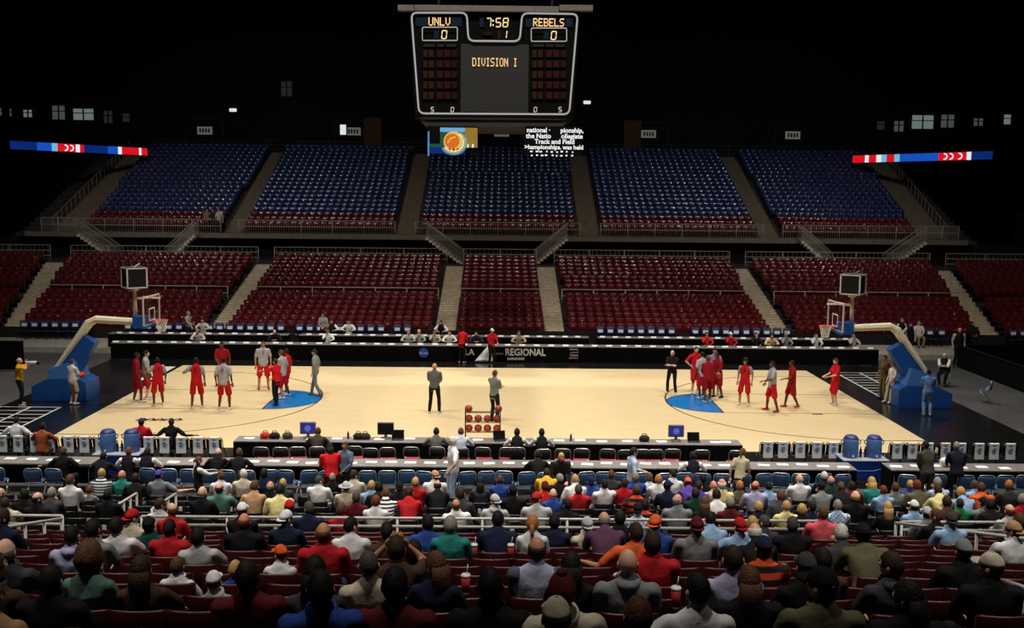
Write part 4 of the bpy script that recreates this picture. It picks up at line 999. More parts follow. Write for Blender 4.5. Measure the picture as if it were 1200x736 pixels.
# right half
st(787, 461.5, 150, 'man all in black with folded arms by the right half circle', PL, 1.78, sk='f', hair=('fringe', 'br'), pose=dict(R='crossed', L='crossed', girth=1.1, footR=(.18, 0, 0), footL=(.18, .03, 0)), top=BLK, pants=BLK, shoe=(215, 215, 215))
st(814, 461, -160, 'pale player in red jersey with hands on hips at right huddle', PL, 1.93, sk='f', hair=('short', 'br'), pose=pl(R='hips', L='front'), top=RED, **RS)
st(822, 467, 20, 'player in grey jersey in the right huddle, back to camera', PL, 1.87, sk='d', hair=('buzz', 'bk'), pose=pl(R='down', L='down', **STEP), top=LGR, **RS)
st(829, 471.5, 5, 'player in red at the front of the right huddle', PL, 1.84, sk='d', hair=('short', 'rd'), pose=pl(R='front', L='front', lean=.12, **STEP), top=DRED, pants=DRED, calf='skin', shoe=(230, 230, 230))
st(836, 462, 170, 'player in purple-grey shirt at the back of right huddle', PL, 1.9, sk='m', hair=('short', 'bk'), pose=pl(R='down', L='down', **WIDE), top=(138, 128, 158), **RS)
st(841, 466, 120, 'dark-skinned player in red holding a basketball at the huddle', PL, 1.82, sk='d', hair=('buzz', 'bk'), pose=pl(R='forward', L='front', lean=.1, **STEP), top=DRED, pants=DRED, calf='skin', shoe=(40, 40, 44))
st(872, 475, 150, 'player with long dark hair, red jersey over grey tee', PL, 1.82, sk='m', hair=('curly', 'bk'), pose=pl(R='down', L='down', **WIDE), top=RED, sleeve=GREY, **RS)
st(904, 482, 95, 'player in grey tee and red shorts, red shoes', PL, 1.9, sk='d', hair=('buzz', 'bk'), pose=pl(R='front', L='forward', footR=(.2, .1, 0), footL=(.2, -.14, 0)), top=(168, 168, 178), pants=RED, calf='skin', shoe=(200, 40, 44))
st(927, 478, 95, 'dark-skinned player in dark red strolling near right lane', PL, 1.84, sk='d', hair=('buzz', 'bk'), pose=pl(R='down', L='forward', **WALK), top=DRED, pants=DRED, calf='skin', shoe=(190, 50, 50))
st(978, 474.5, 100, 'man in red shirt and shorts holding papers at right baseline', PL, 1.83, sk='f', hair=('short', 'br'), pose=pl(R='forward', L='forward'), top=(216, 20, 30), **RS)
# around the court
BY = 'bystanders around the court'
st(24, 475, -75, 'photographer in yellow shirt raising a long white lens', BY, 1.78, sk='f', hair=('fringe', 'gy'), pose=dict(R='up', L='up', girth=1.15, **WIDE), top=(228, 170, 40), pants=BLK, shoe=(200, 200, 200))
st(86, 474, -30, 'man in white tee and khaki shorts holding a ball at left basket base', BY, 1.72, sk='f', hair=('short', 'br'), pose=pl(R='forward', L='front'), top=WHT, pants=(172, 170, 150), calf='skin', shoe=(220, 224, 190))
st(1035, 468, 100, 'man in brown jacket and khaki trousers beside right basket base', BY, 1.78, sk='m', hair=('short', 'db'), pose=dict(R='front', L='down', girth=1.1), top=(104, 84, 60), fore='sleeve', pants=(136, 124, 94))
st(1044, 472, 115, 'woman in white shirt leaning against right basket base', BY, 1.62, sk='m', hair=('bun', 'db'), pose=dict(R='down', L='front', lean=-.12, girth=.95, footR=(.1, .24, 0), footL=(.1, .16, 0)), top=(222, 214, 206), fore='sleeve', pants=(190, 176, 140), shoe=(210, 190, 180))
st(1086, 487, -10, 'man in blue tee and pale jeans with camera by right base', BY, 1.72, sk='m', hair=('short', 'bk'), hat=('cap', (20, 20, 24)), pose=dict(R='front', L='front', girth=1.1), top=(92, 128, 190), pants=(130, 154, 196), shoe=(190, 190, 190))
st(1122, 429, 180, 'usher in black vest and white sleeves standing by black barrier', BY, 1.85, sk='f', hair=('fringe', 'gy'), pose=dict(R='down', L='down', girth=1.15, **WIDE), top=(22, 20, 22), sleeve=(206, 200, 190), fore='sleeve', pants=BLK)
st(1065, 417, 170, 'usher in black vest standing behind right basket arm', BY, 1.7, sk='f', hair=('short', 'br'), pose=dict(R='hips', L='down', girth=1.1), top=(22, 20, 22), sleeve=WHT, fore='sleeve', pants=BLK)
st(1055, 412, 180, 'usher in vest half hidden behind the white basket arm', BY, 1.75, sk='f', hair=('short', 'gy'), pose=dict(R='down', L='down'), top=(22, 20, 22), sleeve=WHT, fore='sleeve', pants=BLK)
# far side, standing
FP = 'people along the far press tables'
st(221, 396, -110, 'person in grey shirt standing behind the left press tables', FP, 1.7, .15, sk='f', hair=('short', 'gy'), pose=dict(R='forward', L='down'), top=(160, 160, 158), pants=NAV)
st(379, 397, 180, 'person in grey shirt standing behind press tables, left of centre', FP, 1.7, .15, sk='m', hair=('short', 'bk'), pose=dict(R='front', L='front'), top=(150, 152, 152), pants=BLK)
st(541, 425.5, -20, 'person in red shirt and black trousers leaning on far table', FP, 1.72, 0, sk='m', hair=('short', 'bk'), pose=dict(R='forward', L='forward', lean=.25), top=(204, 24, 36), fore='sleeve', pants=BLK, shoe=(225, 225, 225))
st(576, 427, -150, 'person in red shirt and white cap by the white cloth', FP, 1.7, 0, sk='m', hair=('short', 'db'), hat=('cap', (235, 235, 235)), pose=dict(R='front', L='forward', girth=1.1), top=(190, 24, 34), fore='sleeve', pants=(30, 24, 24))
# near press area, standing
NP = 'people around the near press tables'
st(531, 582, 110, 'white-haired man in white shirt and jeans standing before press table', NP, 1.88, 0, sk='f', hair=('short', 'wh'), pose=dict(R='down', L=((.28, .2, .98), (1, -.3, 0)), hyaw=-.5, girth=1.12), top=(222, 224, 228), pants=(150, 168, 198), shoe=BLK)
st(388, 590, 20, 'dark-haired person in long red jacket standing at press table', NP, 1.72, 0, sk='m', hair=('long', 'bk'), pose=dict(R='forward', L='forward', lean=.2, girth=1.15), top=(204, 24, 32), fore='sleeve', pants=(60, 14, 18))
st(232, 588, -60, 'usher with brown hair, black vest and outstretched white sleeve', NP, 1.5, 0, sk='f', hair=('bun', 'br'), pose=dict(R='reach', L='down', girth=1.08), top=(20, 20, 22), sleeve=WHT, fore='sleeve', pants=BLK)
st(741, 575, -75, 'dark-haired man in light blue shirt walking along press table', NP, 1.74, 0, sk='m', hair=('short', 'bk'), pose=dict(R='down', L='forward', girth=1.05, **WALK), top=(178, 200, 226), fore='sleeve', pants=(150, 138, 110))
st(655, 588, -170, 'blond man in dark jacket leaning over behind the yellow shirt', NP, 1.68, 0, sk='f', hair=('short', 'bl'), pose=dict(R='forward', L='forward', lean=.35, girth=1.15), top=(34, 34, 30), fore='sleeve', pants=BLK)
st(867, 580, -30, 'woman with tied brown hair in beige top bending at press table', NP, 1.62, 0, sk='f', hair=('pony', 'br'), pose=dict(R='forward', L='down', lean=.3, girth=.95), top=(188, 180, 148), pants=(40, 44, 60))
st(1088, 580, 10, 'man in olive suit standing at the right press table', NP, 1.72, 0, sk='m', hair=('short', 'bk'), pose=dict(R='forward', L='front', lean=.2, girth=1.15), top=(66, 66, 56), fore='sleeve', pants=(58, 58, 50))
st(1122, 582, -5, 'grey-haired man in navy suit at the right press table', NP, 1.7, 0, sk='f', hair=('short', 'gy'), pose=dict(R='front', L='forward', lean=.15, girth=1.12), top=(24, 28, 46), fore='sleeve', pants=(22, 24, 36))
st(405, 556, 160, 'person in blue-grey shirt beside the red jacket', NP, 1.62, 0, sk='m', hair=('short', 'br'), pose=dict(R='down', L='front'), top=(96, 116, 140), fore='sleeve', pants=BLK)
NPY = {531: -13.75, 388: -13.95, 232: -14.5, 741: -14.2, 655: -14.1, 867: -13.75, 1088: -13.25, 1122: -13.25, 405: -13.3}
# tiny group on the upper deck
for i, (px, c, w) in enumerate(((243, (150, 110, 84), 'left'), (250, (60, 40, 34), 'middle'), (257, (190, 186, 180), 'right'))):
    st(px, 270, 180, 'tiny figure standing at upper deck rail, %s of three' % w, 'three people at the upper deck rail', 1.7, 5.0, sk='f', hair=('short', 'db'), pose=dict(R='forward', L='down'), top=c, fore='sleeve', pants=BLK)
specs = {}
for i, q in enumerate(P): specs['st%d' % i] = dict(q[10], voxel=.022)
# seated at tables
TB = dict(seated=True)
specs.update({'t0': dict(TB, lean=.12, R=((.16, .36, .80), (1, -.4, -.3)), L=((.16, .36, .80), (1, -.4, -.3))), 't1': dict(TB, lean=.3, R=((.10, .42, .82), (1, -.3, -.3)), L=((.14, .40, .82), (1, -.3, -.3)), hpitch=-.3), 't2': dict(TB, lean=-.08, R='chin', L=((.16, .34, .78), (1, -.5, -.2)), hyaw=.4),
 't3': dict(TB, lean=.05, R='out', L='out'), 't4': dict(TB, lean=-.1, R=LAP, L=LAP, girth=1.1)})
make_bodies(specs)
for i, (px, py, face, label, gr, h, z, sk, hair, hat, pose, kw) in enumerate(P):
    p = at_z(px, py, z)
    if gr == NP: p = Vector((xat(px, NPY[px], 1.2), NPY[px], 0))
    if z == 5.0: p = at_y(px, 265, 32.5); p.z = 5.0
    if z == .15: p = at_y(px, py, 13.2); p.z = .15
    person('st%d' % i, p, R(face), h/1.77, label, gr, sk, hair, hat, **kw)
def sit(px, py, Y, z, face, label, gr, var='t0', sk='f', hair=('short', 'db'), hat=None, sc=1.0, **kw):
    x = xat(px, Y, z+1.2); return person(var, (x, Y, z), R(face), sc, label, gr, sk, hair, hat, **kw)
VST = dict(top=(20, 20, 24), sleeve=WHT, fore='sleeve', pants=BLK)
# far press tables (facing the camera)
for px, Y, c, hr, hat, w in ((233, 10.75, (190, 188, 184), 'gy', None, 'in pale grey shirt, left part of the front table'), (323, 10.75, (24, 24, 26), 'F', None, 'balding, in black, near a gap between the left tables'), (384, 10.75, (226, 226, 222), 'db', None, 'in white shirt under the standing grey figure'),
    (479, 10.75, (186, 186, 184), 'gy', None, 'in pale shirt, leftmost of the central row'), (491, 10.75, (150, 150, 146), 'F', None, 'in grey shirt, second of the central row'), (509, 10.75, (170, 160, 142), 'db', None, 'in beige-grey shirt, third of the central row'), (527, 10.75, (232, 232, 230), 'bk', None, 'in white shirt left of the red shirt'),
    (558, 10.75, (52, 46, 70), 'bk', None, 'in dark purple shirt between the two red shirts'), (608, 10.75, (186, 164, 146), 'br', None, 'in beige shirt right of the white cap'), (828, 10.75, (196, 40, 36), 'br', None, 'in orange-red shirt behind the right huddle'), (856, 10.75, (170, 22, 34), 'bk', (235, 235, 235), 'in red shirt and white cap behind the right huddle'),
    (886, 10.75, (24, 24, 26), 'bk', None, 'in black, right of the red shirts'), (903, 10.75, (206, 186, 130), 'db', None, 'in pale yellow shirt at the right part of the table'), (921, 10.75, (132, 130, 128), 'gy', None, 'in grey jacket at the right part of the table'), (956, 10.75, (206, 206, 204), 'bk', None, 'in white sleeves behind the right hoop'), (1000, 10.75, (176, 172, 168), 'br', None, 'in pale jacket under the right backboard')):
    hair = ('fringe', 'gy') if hr == 'F' else ('short', hr)
    sit(px, 0, Y, 0, 180, 'seated press member '+w, FP, random.choice(['t0', 't1', 't2']), random.choice('ffm'), hair, ('cap', hat) if hat else None, top=c, fore='sleeve')
for px, c, w, kw in ((238, (200, 196, 190), 'in white sleeves beside the standing grey shirt', {}), (389, (30, 30, 32), 'in black and white, right of the standing figure', dict(sleeve=WHT)), (409, (228, 228, 226), 'in white, on the back row left of centre', {}), (517, (20, 20, 22), 'in black vest on the back row at centre', dict(sleeve=WHT))):
    sit(px, 0, 13.35, .15, 180, 'seated person '+w, FP, 't0', 'f', ('short', 'db'), None, top=c, fore='sleeve', **kw)
# right corner, seated
sit(1077, 0, 14.2, .21, 180, 'man in white shirt, tie and khaki trousers seated at right corner', BY, 's0h', 'f', ('short', 'gy'), None, top=(220, 216, 208), fore='sleeve', pants=(150, 136, 104))
sit(1140, 0, 14.2, .21, 180, 'person in dark shirt seated at the foot of right aisle', BY, 's0', 'm', ('short', 'bk'), None, top=(30, 28, 40), fore='sleeve')
q = at_z(1105, 450, 0); chair_spot = q
person('s2h', (q.x, q.y, 0), R(150), 1.0, 'usher in black vest sitting with folded arms on the grey floor', BY, 'f', ('fringe', 'gy'), None, **VST)
# near scorer's table and press row (backs to camera)
for px, Y, c, hr, w, kw, var in ((511, -10.55, (104, 104, 106), ('short', 'bk'), 'in grey shirt at the scorer table beside the ball rack', {}, 't0'), (540, -10.55, (206, 214, 230), ('short', 'br'), 'in pale blue shirt behind the standing white-haired man', {}, 't0'),
    (606, -10.55, (22, 22, 26), ('short', 'bk'), 'in black vest, left of two at the scorer table', dict(sleeve=WHT), 't0'), (635, -10.55, (22, 22, 26), ('short', 'bk'), 'in black vest, right of two at the scorer table', dict(sleeve=(200, 196, 206)), 't0'),
    (73, -13.1, (16, 16, 18), ('short', 'br'), 'in black with spread arms at the left press table', {}, 't3'), (149, -13.1, (22, 20, 24), ('short', 'rd'), 'in black vest right of the blue drinks cart', dict(sleeve=WHT), 't0'), (171, -13.1, (22, 20, 40), ('short', 'db'), 'in dark vest with white sleeves next to the drinks cart', dict(sleeve=WHT), 't0'),
    (253, -13.1, (16, 16, 18), ('fringe', 'gy'), 'bald, in black jacket at the left press table', {}, 't1'), (279, -13.1, (28, 28, 30), ('short', 'br'), 'in charcoal top at the left press table', {}, 't0'), (117, -13.6, (18, 18, 22), ('short', 'bk'), 'in black in front of the left drinks cart', {}, 't1'),
    (371, -10.6, (70, 60, 50), ('short', 'br'), 'in brown, small behind the red jacket', {}, 't1'), (813, -13.1, (24, 26, 44), ('short', 'bk'), 'in navy vest with white sleeves, right of centre', dict(sleeve=WHT), 't0'), (631, -13.1, (24, 24, 24), ('short', 'bk'), 'in black left of the blond leaning man', {}, 't1')):
    sit(px, 0, Y, 0, 0, 'seated worker '+w, NP, var, random.choice('ffm'), hr, None, top=c, fore='sleeve', **kw)
sit(48, 0, -10.3, 0, 0, 'seated person in rust-brown top behind the left towel chairs', NP, 't0', 'm', ('short', 'bk'), None, top=(150, 80, 44), fore='sleeve', pants=(92, 86, 70))
for px, c, hr, hat, w, var in ((18, (226, 226, 232), ('short', 'bk'), None, 'in white shirt with arm stretched along the towel chairs', 't3'), (166, (196, 24, 36), ('short', 'bk'), (60, 40, 90), 'in red with dark purple cap behind the drinks cart', 't4'), (200, (16, 16, 18), ('buzz', 'db'), None, 'in black with arms spread over the towel chairs', 't3')):
    sit(px, 0, -9.55, 0, 0, 'person '+w, NP, var, 'm', hr, ('cap', hat) if hat else None, top=c, fore='sleeve')
# jersey numbers
def number(i, txt, m, back=True, size=.2):
    o = [x for x in COL.objects if x.get('label') == P[i][3]][0]; B = VAR['st%d' % i][2]
    t = B.torso[-5]; d = B.Rl@Vector((0, -1 if back else 1, 0)); loc = t[0]+d*(t[2]+.012)
    n = text('jersey_number', txt, size, m, loc, o, ext=.006); n.rotation_euler = Euler((R(90), 0, 0 if back else math.pi))
M_nblk = mat('number_black', (20, 18, 18), .8, var=0); M_nred = mat('number_red', (170, 20, 28), .8, var=0); M_nwht = mat('number_outline', (225, 225, 222), .8, var=0)
number(3, '0', M_nblk); number(4, '0', M_nred); number(6, '0', M_nred, False); number(2, '0', M_nblk); number(19, '2', M_nblk, False, .18)
# ================================================================ EQUIPMENT
M_pad = mat('blue_padding', (22, 76, 150), .4, var=.08, scale=2); M_arm = mat('cream_steel_arm', (222, 214, 186), .4, var=.05); M_glass = mat('backboard_glass', (220, 232, 230), .05, var=0, trans=1.0, alpha=.18)
M_rim = mat('orange_rim', (226, 84, 40), .4, var=.05); M_net = mat('white_net', (232, 228, 222), .8, var=.05); M_scg = mat('shot_clock_black', (18, 22, 24), .3, var=.1)
def hoop(s, w):
    e = thing('basketball_hoop', 'portable basketball hoop with blue padded base, cream arm and glass backboard, '+w, 'basketball hoop', (s*16.4, 0, 0)); O = Vector((s*16.4, 0, 0))
    def L(x, y, z): return Vector((s*x, y, z))-O
    def side(poly, y0, y1, name, m, par=e):
        b = MB(); b.prism([(s*x-O.x, z) for x, z in poly], 'y', y0, y1); return b.build(name, m, par)
    side([(15.45, 0), (17.5, 0), (17.5, .55), (16.9, .84), (15.75, .86), (15.45, .7)], -.66, .66, 'base', M_pad)
    side([(15.75, .84), (16.9, .82), (16.9, 1.2), (15.95, 1.5)], -.55, .55, 'base_hood', mat('blue_padding_light', (70, 120, 190), .4, var=.06))
    side([(15.2, 2.15), (15.65, 2.42), (16.75, 1.05), (15.9, 1.0)], -.24, .24, 'arm_pad', M_pad)
    b = MB()
    rings = []
    for x, z, h in ((16.78, 1.1, .15), (15.5, 2.9, .17), (15.22, 3.05, .15), (13.75, 2.98, .13)):
        rings.append((x, z, h))
    b.tube([L(x, 0, z) for x, z, h in rings], [(.17, h) for x, z, h in rings], 8, lat=(0, 1, 0)); b.build('boom_arm', M_arm, e)
    b = MB(); b.tube([L(16.85, -.3, 1.0), L(15.35, -.3, 3.0)], .035, 6); b.tube([L(16.85, .3, 1.0), L(15.35, .3, 3.0)], .035, 6); b.build('brace_tube', M_arm, e)
    side([(13.2, 2.75), (13.75, 2.75), (13.75, 3.2), (13.2, 3.2)], -.25, .25, 'boom_end_pad', M_pad)
    b = MB(); b.box(L(13.1, 0, 3.43), (.02, 1.83, 1.07)); b.build('backboard_glass', M_glass, e)
    fr = MB(); z0, z1 = 2.9, 3.965
    for y in (-.9, .9): fr.box(L(13.1, y, (z0+z1)/2), (.05, .05, z1-z0))
    for z in (z0, z1): fr.box(L(13.1, 0, z), (.05, 1.83, .05))
    fr.build('backboard_frame', M_rail, e)
    fr = MB()
    for y in (-.3, .3): fr.box(L(13.085, y, 3.28), (.012, .05, .45))
    for z in (3.06, 3.5): fr.box(L(13.085, 0, z), (.012, .6, .05))
    fr.build('target_square', M_wline, e)
    fr = MB(); fr.box(L(13.1, 0, 2.87), (.08, 1.85, .1)); fr.build('bottom_padding', M_pad, e)
    b = MB(); c = Vector((s*12.73, 0, 3.05))-O
    ring = [c+Vector((.23*math.cos(t), .23*math.sin(t), 0)) for t in [2*math.pi*i/24 for i in range(25)]]; b.tube(ring, .014, 6, lat=(0, 0, 1)); b.box(L(13.02, 0, 3.02), (.13, .16, .1)); rim = b.build('rim', M_rim, e, True)
    b = MB()
    for i in range(12):
        for sg in (1, -1):
            pts = [c+Vector((r*math.cos(t), r*math.sin(t), -h)) for r, h, t in [(.225-.11*k/5-.01*math.sin(k), .45*k/5, 2*math.pi*i/12+sg*k*.26) for k in range(6)]]; b.tube(pts, .007, 4)
    o = b.build('net', M_net, e); o['kind'] = 'stuff'
    b = MB(); b.tube([L(13.72, 0, 3.05), L(13.72, 0, 4.26)], .075, 8); b.tube([L(13.72, 0, 4.18), L(13.72, 0, 4.28)], .16, 8); b.build('clock_post', M_arm, e, True)
    b = MB(); b.box(L(13.2, -.0, 3.9), (.9, .06, .06)); b.tube([L(13.7, 0, 3.86), L(13.12, -.7, 3.93)], .03, 6); b.tube([L(13.7, 0, 3.86), L(13.12, .7, 3.93)], .03, 6); b.build('top_brace', M_arm, e)
    cz = 4.67; bx = MB().box((0, 0, 0), (.74, .74, .76)).build('shot_clock', M_scg, e, False, L(13.72, 0, cz), -s*.62)
    for dx, dy, sx, sy in ((0, -.38, 1, 0), (0, .38, 1, 0), (.38, 0, 0, 1), (-.38, 0, 0, 1)):
        f = MB(); cc = Vector((dx, dy, 0))
        for k in (-1, 1):
            f.box(cc+Vector((sx*k*.36, sy*k*.36, 0)), (.05 if sx else .02, .05 if sy else .02, .78)); f.box(cc+Vector((0, 0, k*.365)), (.74*sx+.02, .74*sy+.02, .05))
        f.build('clock_frame', M_rail, bx)
    b = MB(); b.tube([(0, 0, .38), (.22, 0, .53)], .02, 6); b.build('clock_aerial', M_steel, bx)
hoop(-1, 'left end'); hoop(1, 'right end')

# --- ball rack and balls
M_ball = mat('basketball_leather', (186, 66, 40), .6, var=.15, scale=40, bump=.2); M_seam = mat('ball_seam', (24, 16, 14), .6, var=0)
def ball(loc, label, group=None, m=None, sc=1):
    b = MB(); b.ell((0, 0, 0), (.12, .12, .12), 20, 14); o = b.build('basketball', m or M_ball, None, True, loc); tag(o, label, 'ball', group)
    s_ = MB(); r = .1205
    for ax in range(2): 
        pts = [((r*math.cos(t), r*math.sin(t), 0) if ax == 0 else (r*math.cos(t), 0, r*math.sin(t))) for t in [2*math.pi*i/24 for i in range(25)]]; s_.tube(pts, .003, 4)
    for sg in (-1, 1): s_.tube([(sg*(.06+.03*abs(math.cos(t))), .105*math.cos(t)*.98, .105*math.sin(t)*.98) for t in [2*math.pi*i/20 for i in range(21)]], .003, 4)
    s_.build('seams', M_seam, o); return o
rx = xat(566, -6.4, .8); RY = -6.6
e = thing('ball_rack', 'metal ball rack on the court edge loaded with three rows of basketballs', 'rack', (rx, RY, 0))
for x in (-.56, .56):
    for y in (-.16, .16): MB().tube([(x, y, 0), (x, y, 1.14)], .018, 6).build('upright', M_blkpl, e, True)
for z in (.34, .66, .98):
    for y in (-.09, .09): MB().tube([(-.56, y, z), (.56, y, z)], .014, 6).build('shelf_bar', M_blkpl, e, True)
for x in (-.56, .56):
    for z in (.34, .66, .98, 1.14): MB().tube([(x, -.16, z), (x, .16, z)], .014, 6).build('cross_bar', M_blkpl, e, True)
for z, xs, w in ((1.09, (-.46, .5), 'top'), (.77, (-.45, -.15, .15, .46), 'middle'), (.45, (-.45, -.15, .15, .46), 'bottom')):
    for i, x in enumerate(xs): ball((rx+x, RY, z), 'orange-red basketball on the %s shelf of the ball rack, %s from left' % (w, ORD[i]), 'balls on the rack')
p = [o for o in COL.objects if o.get('label') == P[2][3]][0].location; ball((p.x-.33, p.y-.05, 1.15), 'pale ball held at the hip of a red player at left', None, mat('pale_ball', (210, 206, 200), .6, rgb2=(30, 28, 28), scale=9))
p = [o for o in COL.objects if o.get('label') == P[18][3]][0].location; ball((p.x-.10, p.y-.45, .98), 'basketball held by the dark-skinned player at right huddle')
p = [o for o in COL.objects if o.get('label') == P[24][3]][0].location; ball((p.x+.28, p.y+.22, 1.08), 'red basketball held by the man in white tee', None, mat('red_ball', (206, 44, 40), .6, var=.1))
# camera with long lens
p = [o for o in COL.objects if o.get('label') == P[23][3]][0].location
e = thing('camera', 'black camera with long white telephoto lens held by the yellow-shirted photographer', 'camera', (p.x+.2, p.y+.05, 1.6))
MB().box((0, 0, 0), (.09, .15, .13), ch=.015).build('camera_body', M_blkpl, e); MB().tube([(.05, 0, 0), (.16, 0, 0), (.17, 0, 0), (.40, 0, -.0), (.46, 0, 0)], [.045, .045, .058, .062, .07], 12).build('lens', M_white, e, True); MB().tube([(.46, 0, 0), (.53, 0, 0)], [.078, .078], 12).build('lens_hood', M_blkpl, e, True)

# --- tables
def table(x0, x1, y0, y1, h, label, z=0, skirt='front', group=None, top=None, name='press_table', side=1):
    e = thing(name, label, 'table', ((x0+x1)/2, (y0+y1)/2, z), 0, group); W, D = x1-x0, y1-y0
    MB().box((0, 0, h-.02), (W, D, .04), ch=.008).build('table_top', top or M_ttop, e)
    sy = -D/2 if skirt == 'front' else D/2
    b = MB(); n = max(8, int(W/.12)); rings = []
    for i in range(n+1):
        x = -W/2+W*i/n; o = .012*(i % 2); rings.append([(x, sy+o, .02), (x, sy-.02+o, .02), (x, sy-.02+o, h-.03), (x, sy+o, h-.03)])
    b.loft(rings); b.build('table_skirt', M_skirt, e)
    for sx in (-1, 1): MB().box((sx*(W/2-.01), 0, h/2-.01), (.02, D, h-.06)).build('end_skirt', M_skirt, e)
    for sx in (-1, 1):
        for y in (-.25, .25): MB().tube([(sx*(W/2-.15), y*D, 0), (sx*(W/2-.15), y*D, h-.04)], .016, 6).build('leg', M_steel, e, True)
    return e
# far front press table: one length per gap between end points (columns in the picture)
X = lambda px, y, z=.75: xat(px, y, z)
FT = []
for i, (a, c, w) in enumerate(((130, 335, 'left third'), (336, 700, 'central, carrying the white lettering'), (701, 1030, 'right third'))):
    FT.append(table(X(a, 9.4), X(c, 9.4)-.02, 9.35, 10.1, .76, 'long black-draped press table beyond the far sideline, '+w, 0, 'front', 'far front press tables', name='draped_press_table'))
for a, c, w in ((130, 340, 'left third'), (352, 690, 'central'), (700, 1000, 'right third')):
    table(X(a, 12), X(c, 12)-.02, 11.6, 12.2, .74, 'second row press table behind the front draped table, '+w, .15, 'front', 'far second press tables')
ftop = FT[1]; C0 = ftop.location.x
def on_front(px, py): 
    p = at_y(px, py, 9.32); return Vector((p.x-C0, -.41, p.z))
M_let = mat('white_print', (222, 222, 220), .7, var=.03); M_gl = mat('grey_print', (150, 146, 150), .7, var=.05)
text('printed_word', 'REGIONAL', .42, M_let, on_front(615.5, 413.2), ftop, ext=.004, bold=.012).scale = (.95, 1.1, 1)
text('printed_word', 'LA', .4, M_let, on_front(550, 413), ftop, ext=.004, bold=.012)
for k in range(9):
    c = on_front(595.5+k*2.25, 420.5); MB().box((c.x, c.y, c.z), (.07, .01, .13-.03*(k % 2))).build('small_print_block', M_let, ftop)
for k in range(8):
    c = on_front(578+k*1.6, 414.5); MB().box((c.x, c.y, c.z), (.05, .01, .07)).build('small_print_block', M_gl, ftop)
b = MB(); c = on_front(496.5, 413.5); b.prism([(c.x+.23*math.cos(t), c.z+.23*math.sin(t)) for t in [2*math.pi*i/28 for i in range(28)]], 'y', c.y-.006, c.y); b.build('blue_disc_emblem', mat('emblem_blue', (20, 72, 160), .6, var=.04), ftop)
text('printed_word', 'NCAA', .15, M_let, on_front(496.5, 414)+Vector((0, -.01, 0)), ftop, ext=.004)
c = on_front(672.5, 415)
for pts in ([(-.2, .22), (.16, .22), (.22, .08), (-.12, .08), (-.2, -.04), (.2, -.04)], [(-.22, -.2), (.18, -.2), (.2, -.1), (-.16, -.1)]):
    b = MB(); b.tube([(c.x+x, c.y, c.z+z) for x, z in pts], .03, 5); b.build('grey_emblem_stroke', mat('emblem_grey', (150, 130, 142), .7, var=.05), ftop)
# white cloth hanging over the front of the far table
p = at_y(566, 405, 9.25); e = MB()
rings = []
for i in range(9):
    t = i/8; z = .80-.75*t; w = .06+.85*t; x0 = -.1-.65*t; rings.append([(x0, -.02-.12*t, z), (x0+w*.5, -.07-.12*t-.03*math.sin(t*6), z), (x0+w, -.02-.12*t, z), (x0+w*.5, .01-.1*t, z)])
e.loft(rings); o = e.build('white_cloth', mat('white_cloth', (222, 226, 230), .8, var=.08, bump=.2), None, True, (p.x+.35, 9.3, 0)); tag(o, 'white cloth hanging from the far press table between two red shirts', 'cloth')
# near tables
SX0, SX1 = X(276, -9.6), X(868, -9.6)
st1 = table(SX0, SX1, -9.85, -9.2, .76, 'long dark scorer table with monitors along the near sideline', 0, 'front', name='scorer_table')
NT = []
for a, c, w in ((-30, 112, 'left of the drinks cart'), (160, 1000, 'long central one'), (1040, 1240, 'right of the drinks cart')):
    NT.append(table(X(a, -12.2), X(c, -12.2), -12.5, -11.75, .76, 'dark grey press table in front of the crowd, '+w, 0, 'back', 'near press tables'))
# papers on tables
def papers(y, z, pxs, label, group, jit=.1, sz=(.3, .2)):
    rr = random.Random(int(abs(y)*10))
    for pi, px in enumerate(pxs):
        b = MB(); n = 3
        if y > 0: b.prism([(-sz[1]/2, 0), (sz[1]/2, 0), (0, .06)], 'x', -sz[0]/2, sz[0]/2)
        else:
            for k in range(n): b.box((rr.uniform(-.01, .01), rr.uniform(-.01, .01), .002+k*.004), (sz[0], sz[1], .004))
        tag(b.build('paper_stack', M_white, None, False, (X(px, y, z), y+rr.uniform(-jit, jit), z+.001), rr.uniform(-.15, .15)), label+', '+ordn(pi, len(pxs)), 'paper', group)
papers(-12.15, .76, list(range(10, 110, 26))+list(range(205, 1000, 23))+list(range(1050, 1200, 25)), 'small stack of white papers on the near press table', 'papers on the near press tables', .12)
papers(-9.5, .76, [292, 366, 395, 445, 480, 560, 585, 655, 680, 705, 735, 775, 838, 850], 'white papers lying on the scorer table', 'papers on the scorer table', .12)
papers(9.62, .76, list(range(136, 1026, 17)), 'white folded card on the far front press table', 'papers on the far front tables', .05, (.28, .12))
papers(11.8, .89, list(range(140, 335, 15))+list(range(362, 690, 15))+list(range(706, 995, 15)), 'white folded card on the second far press table', 'papers on the second far tables', .05, (.26, .12))
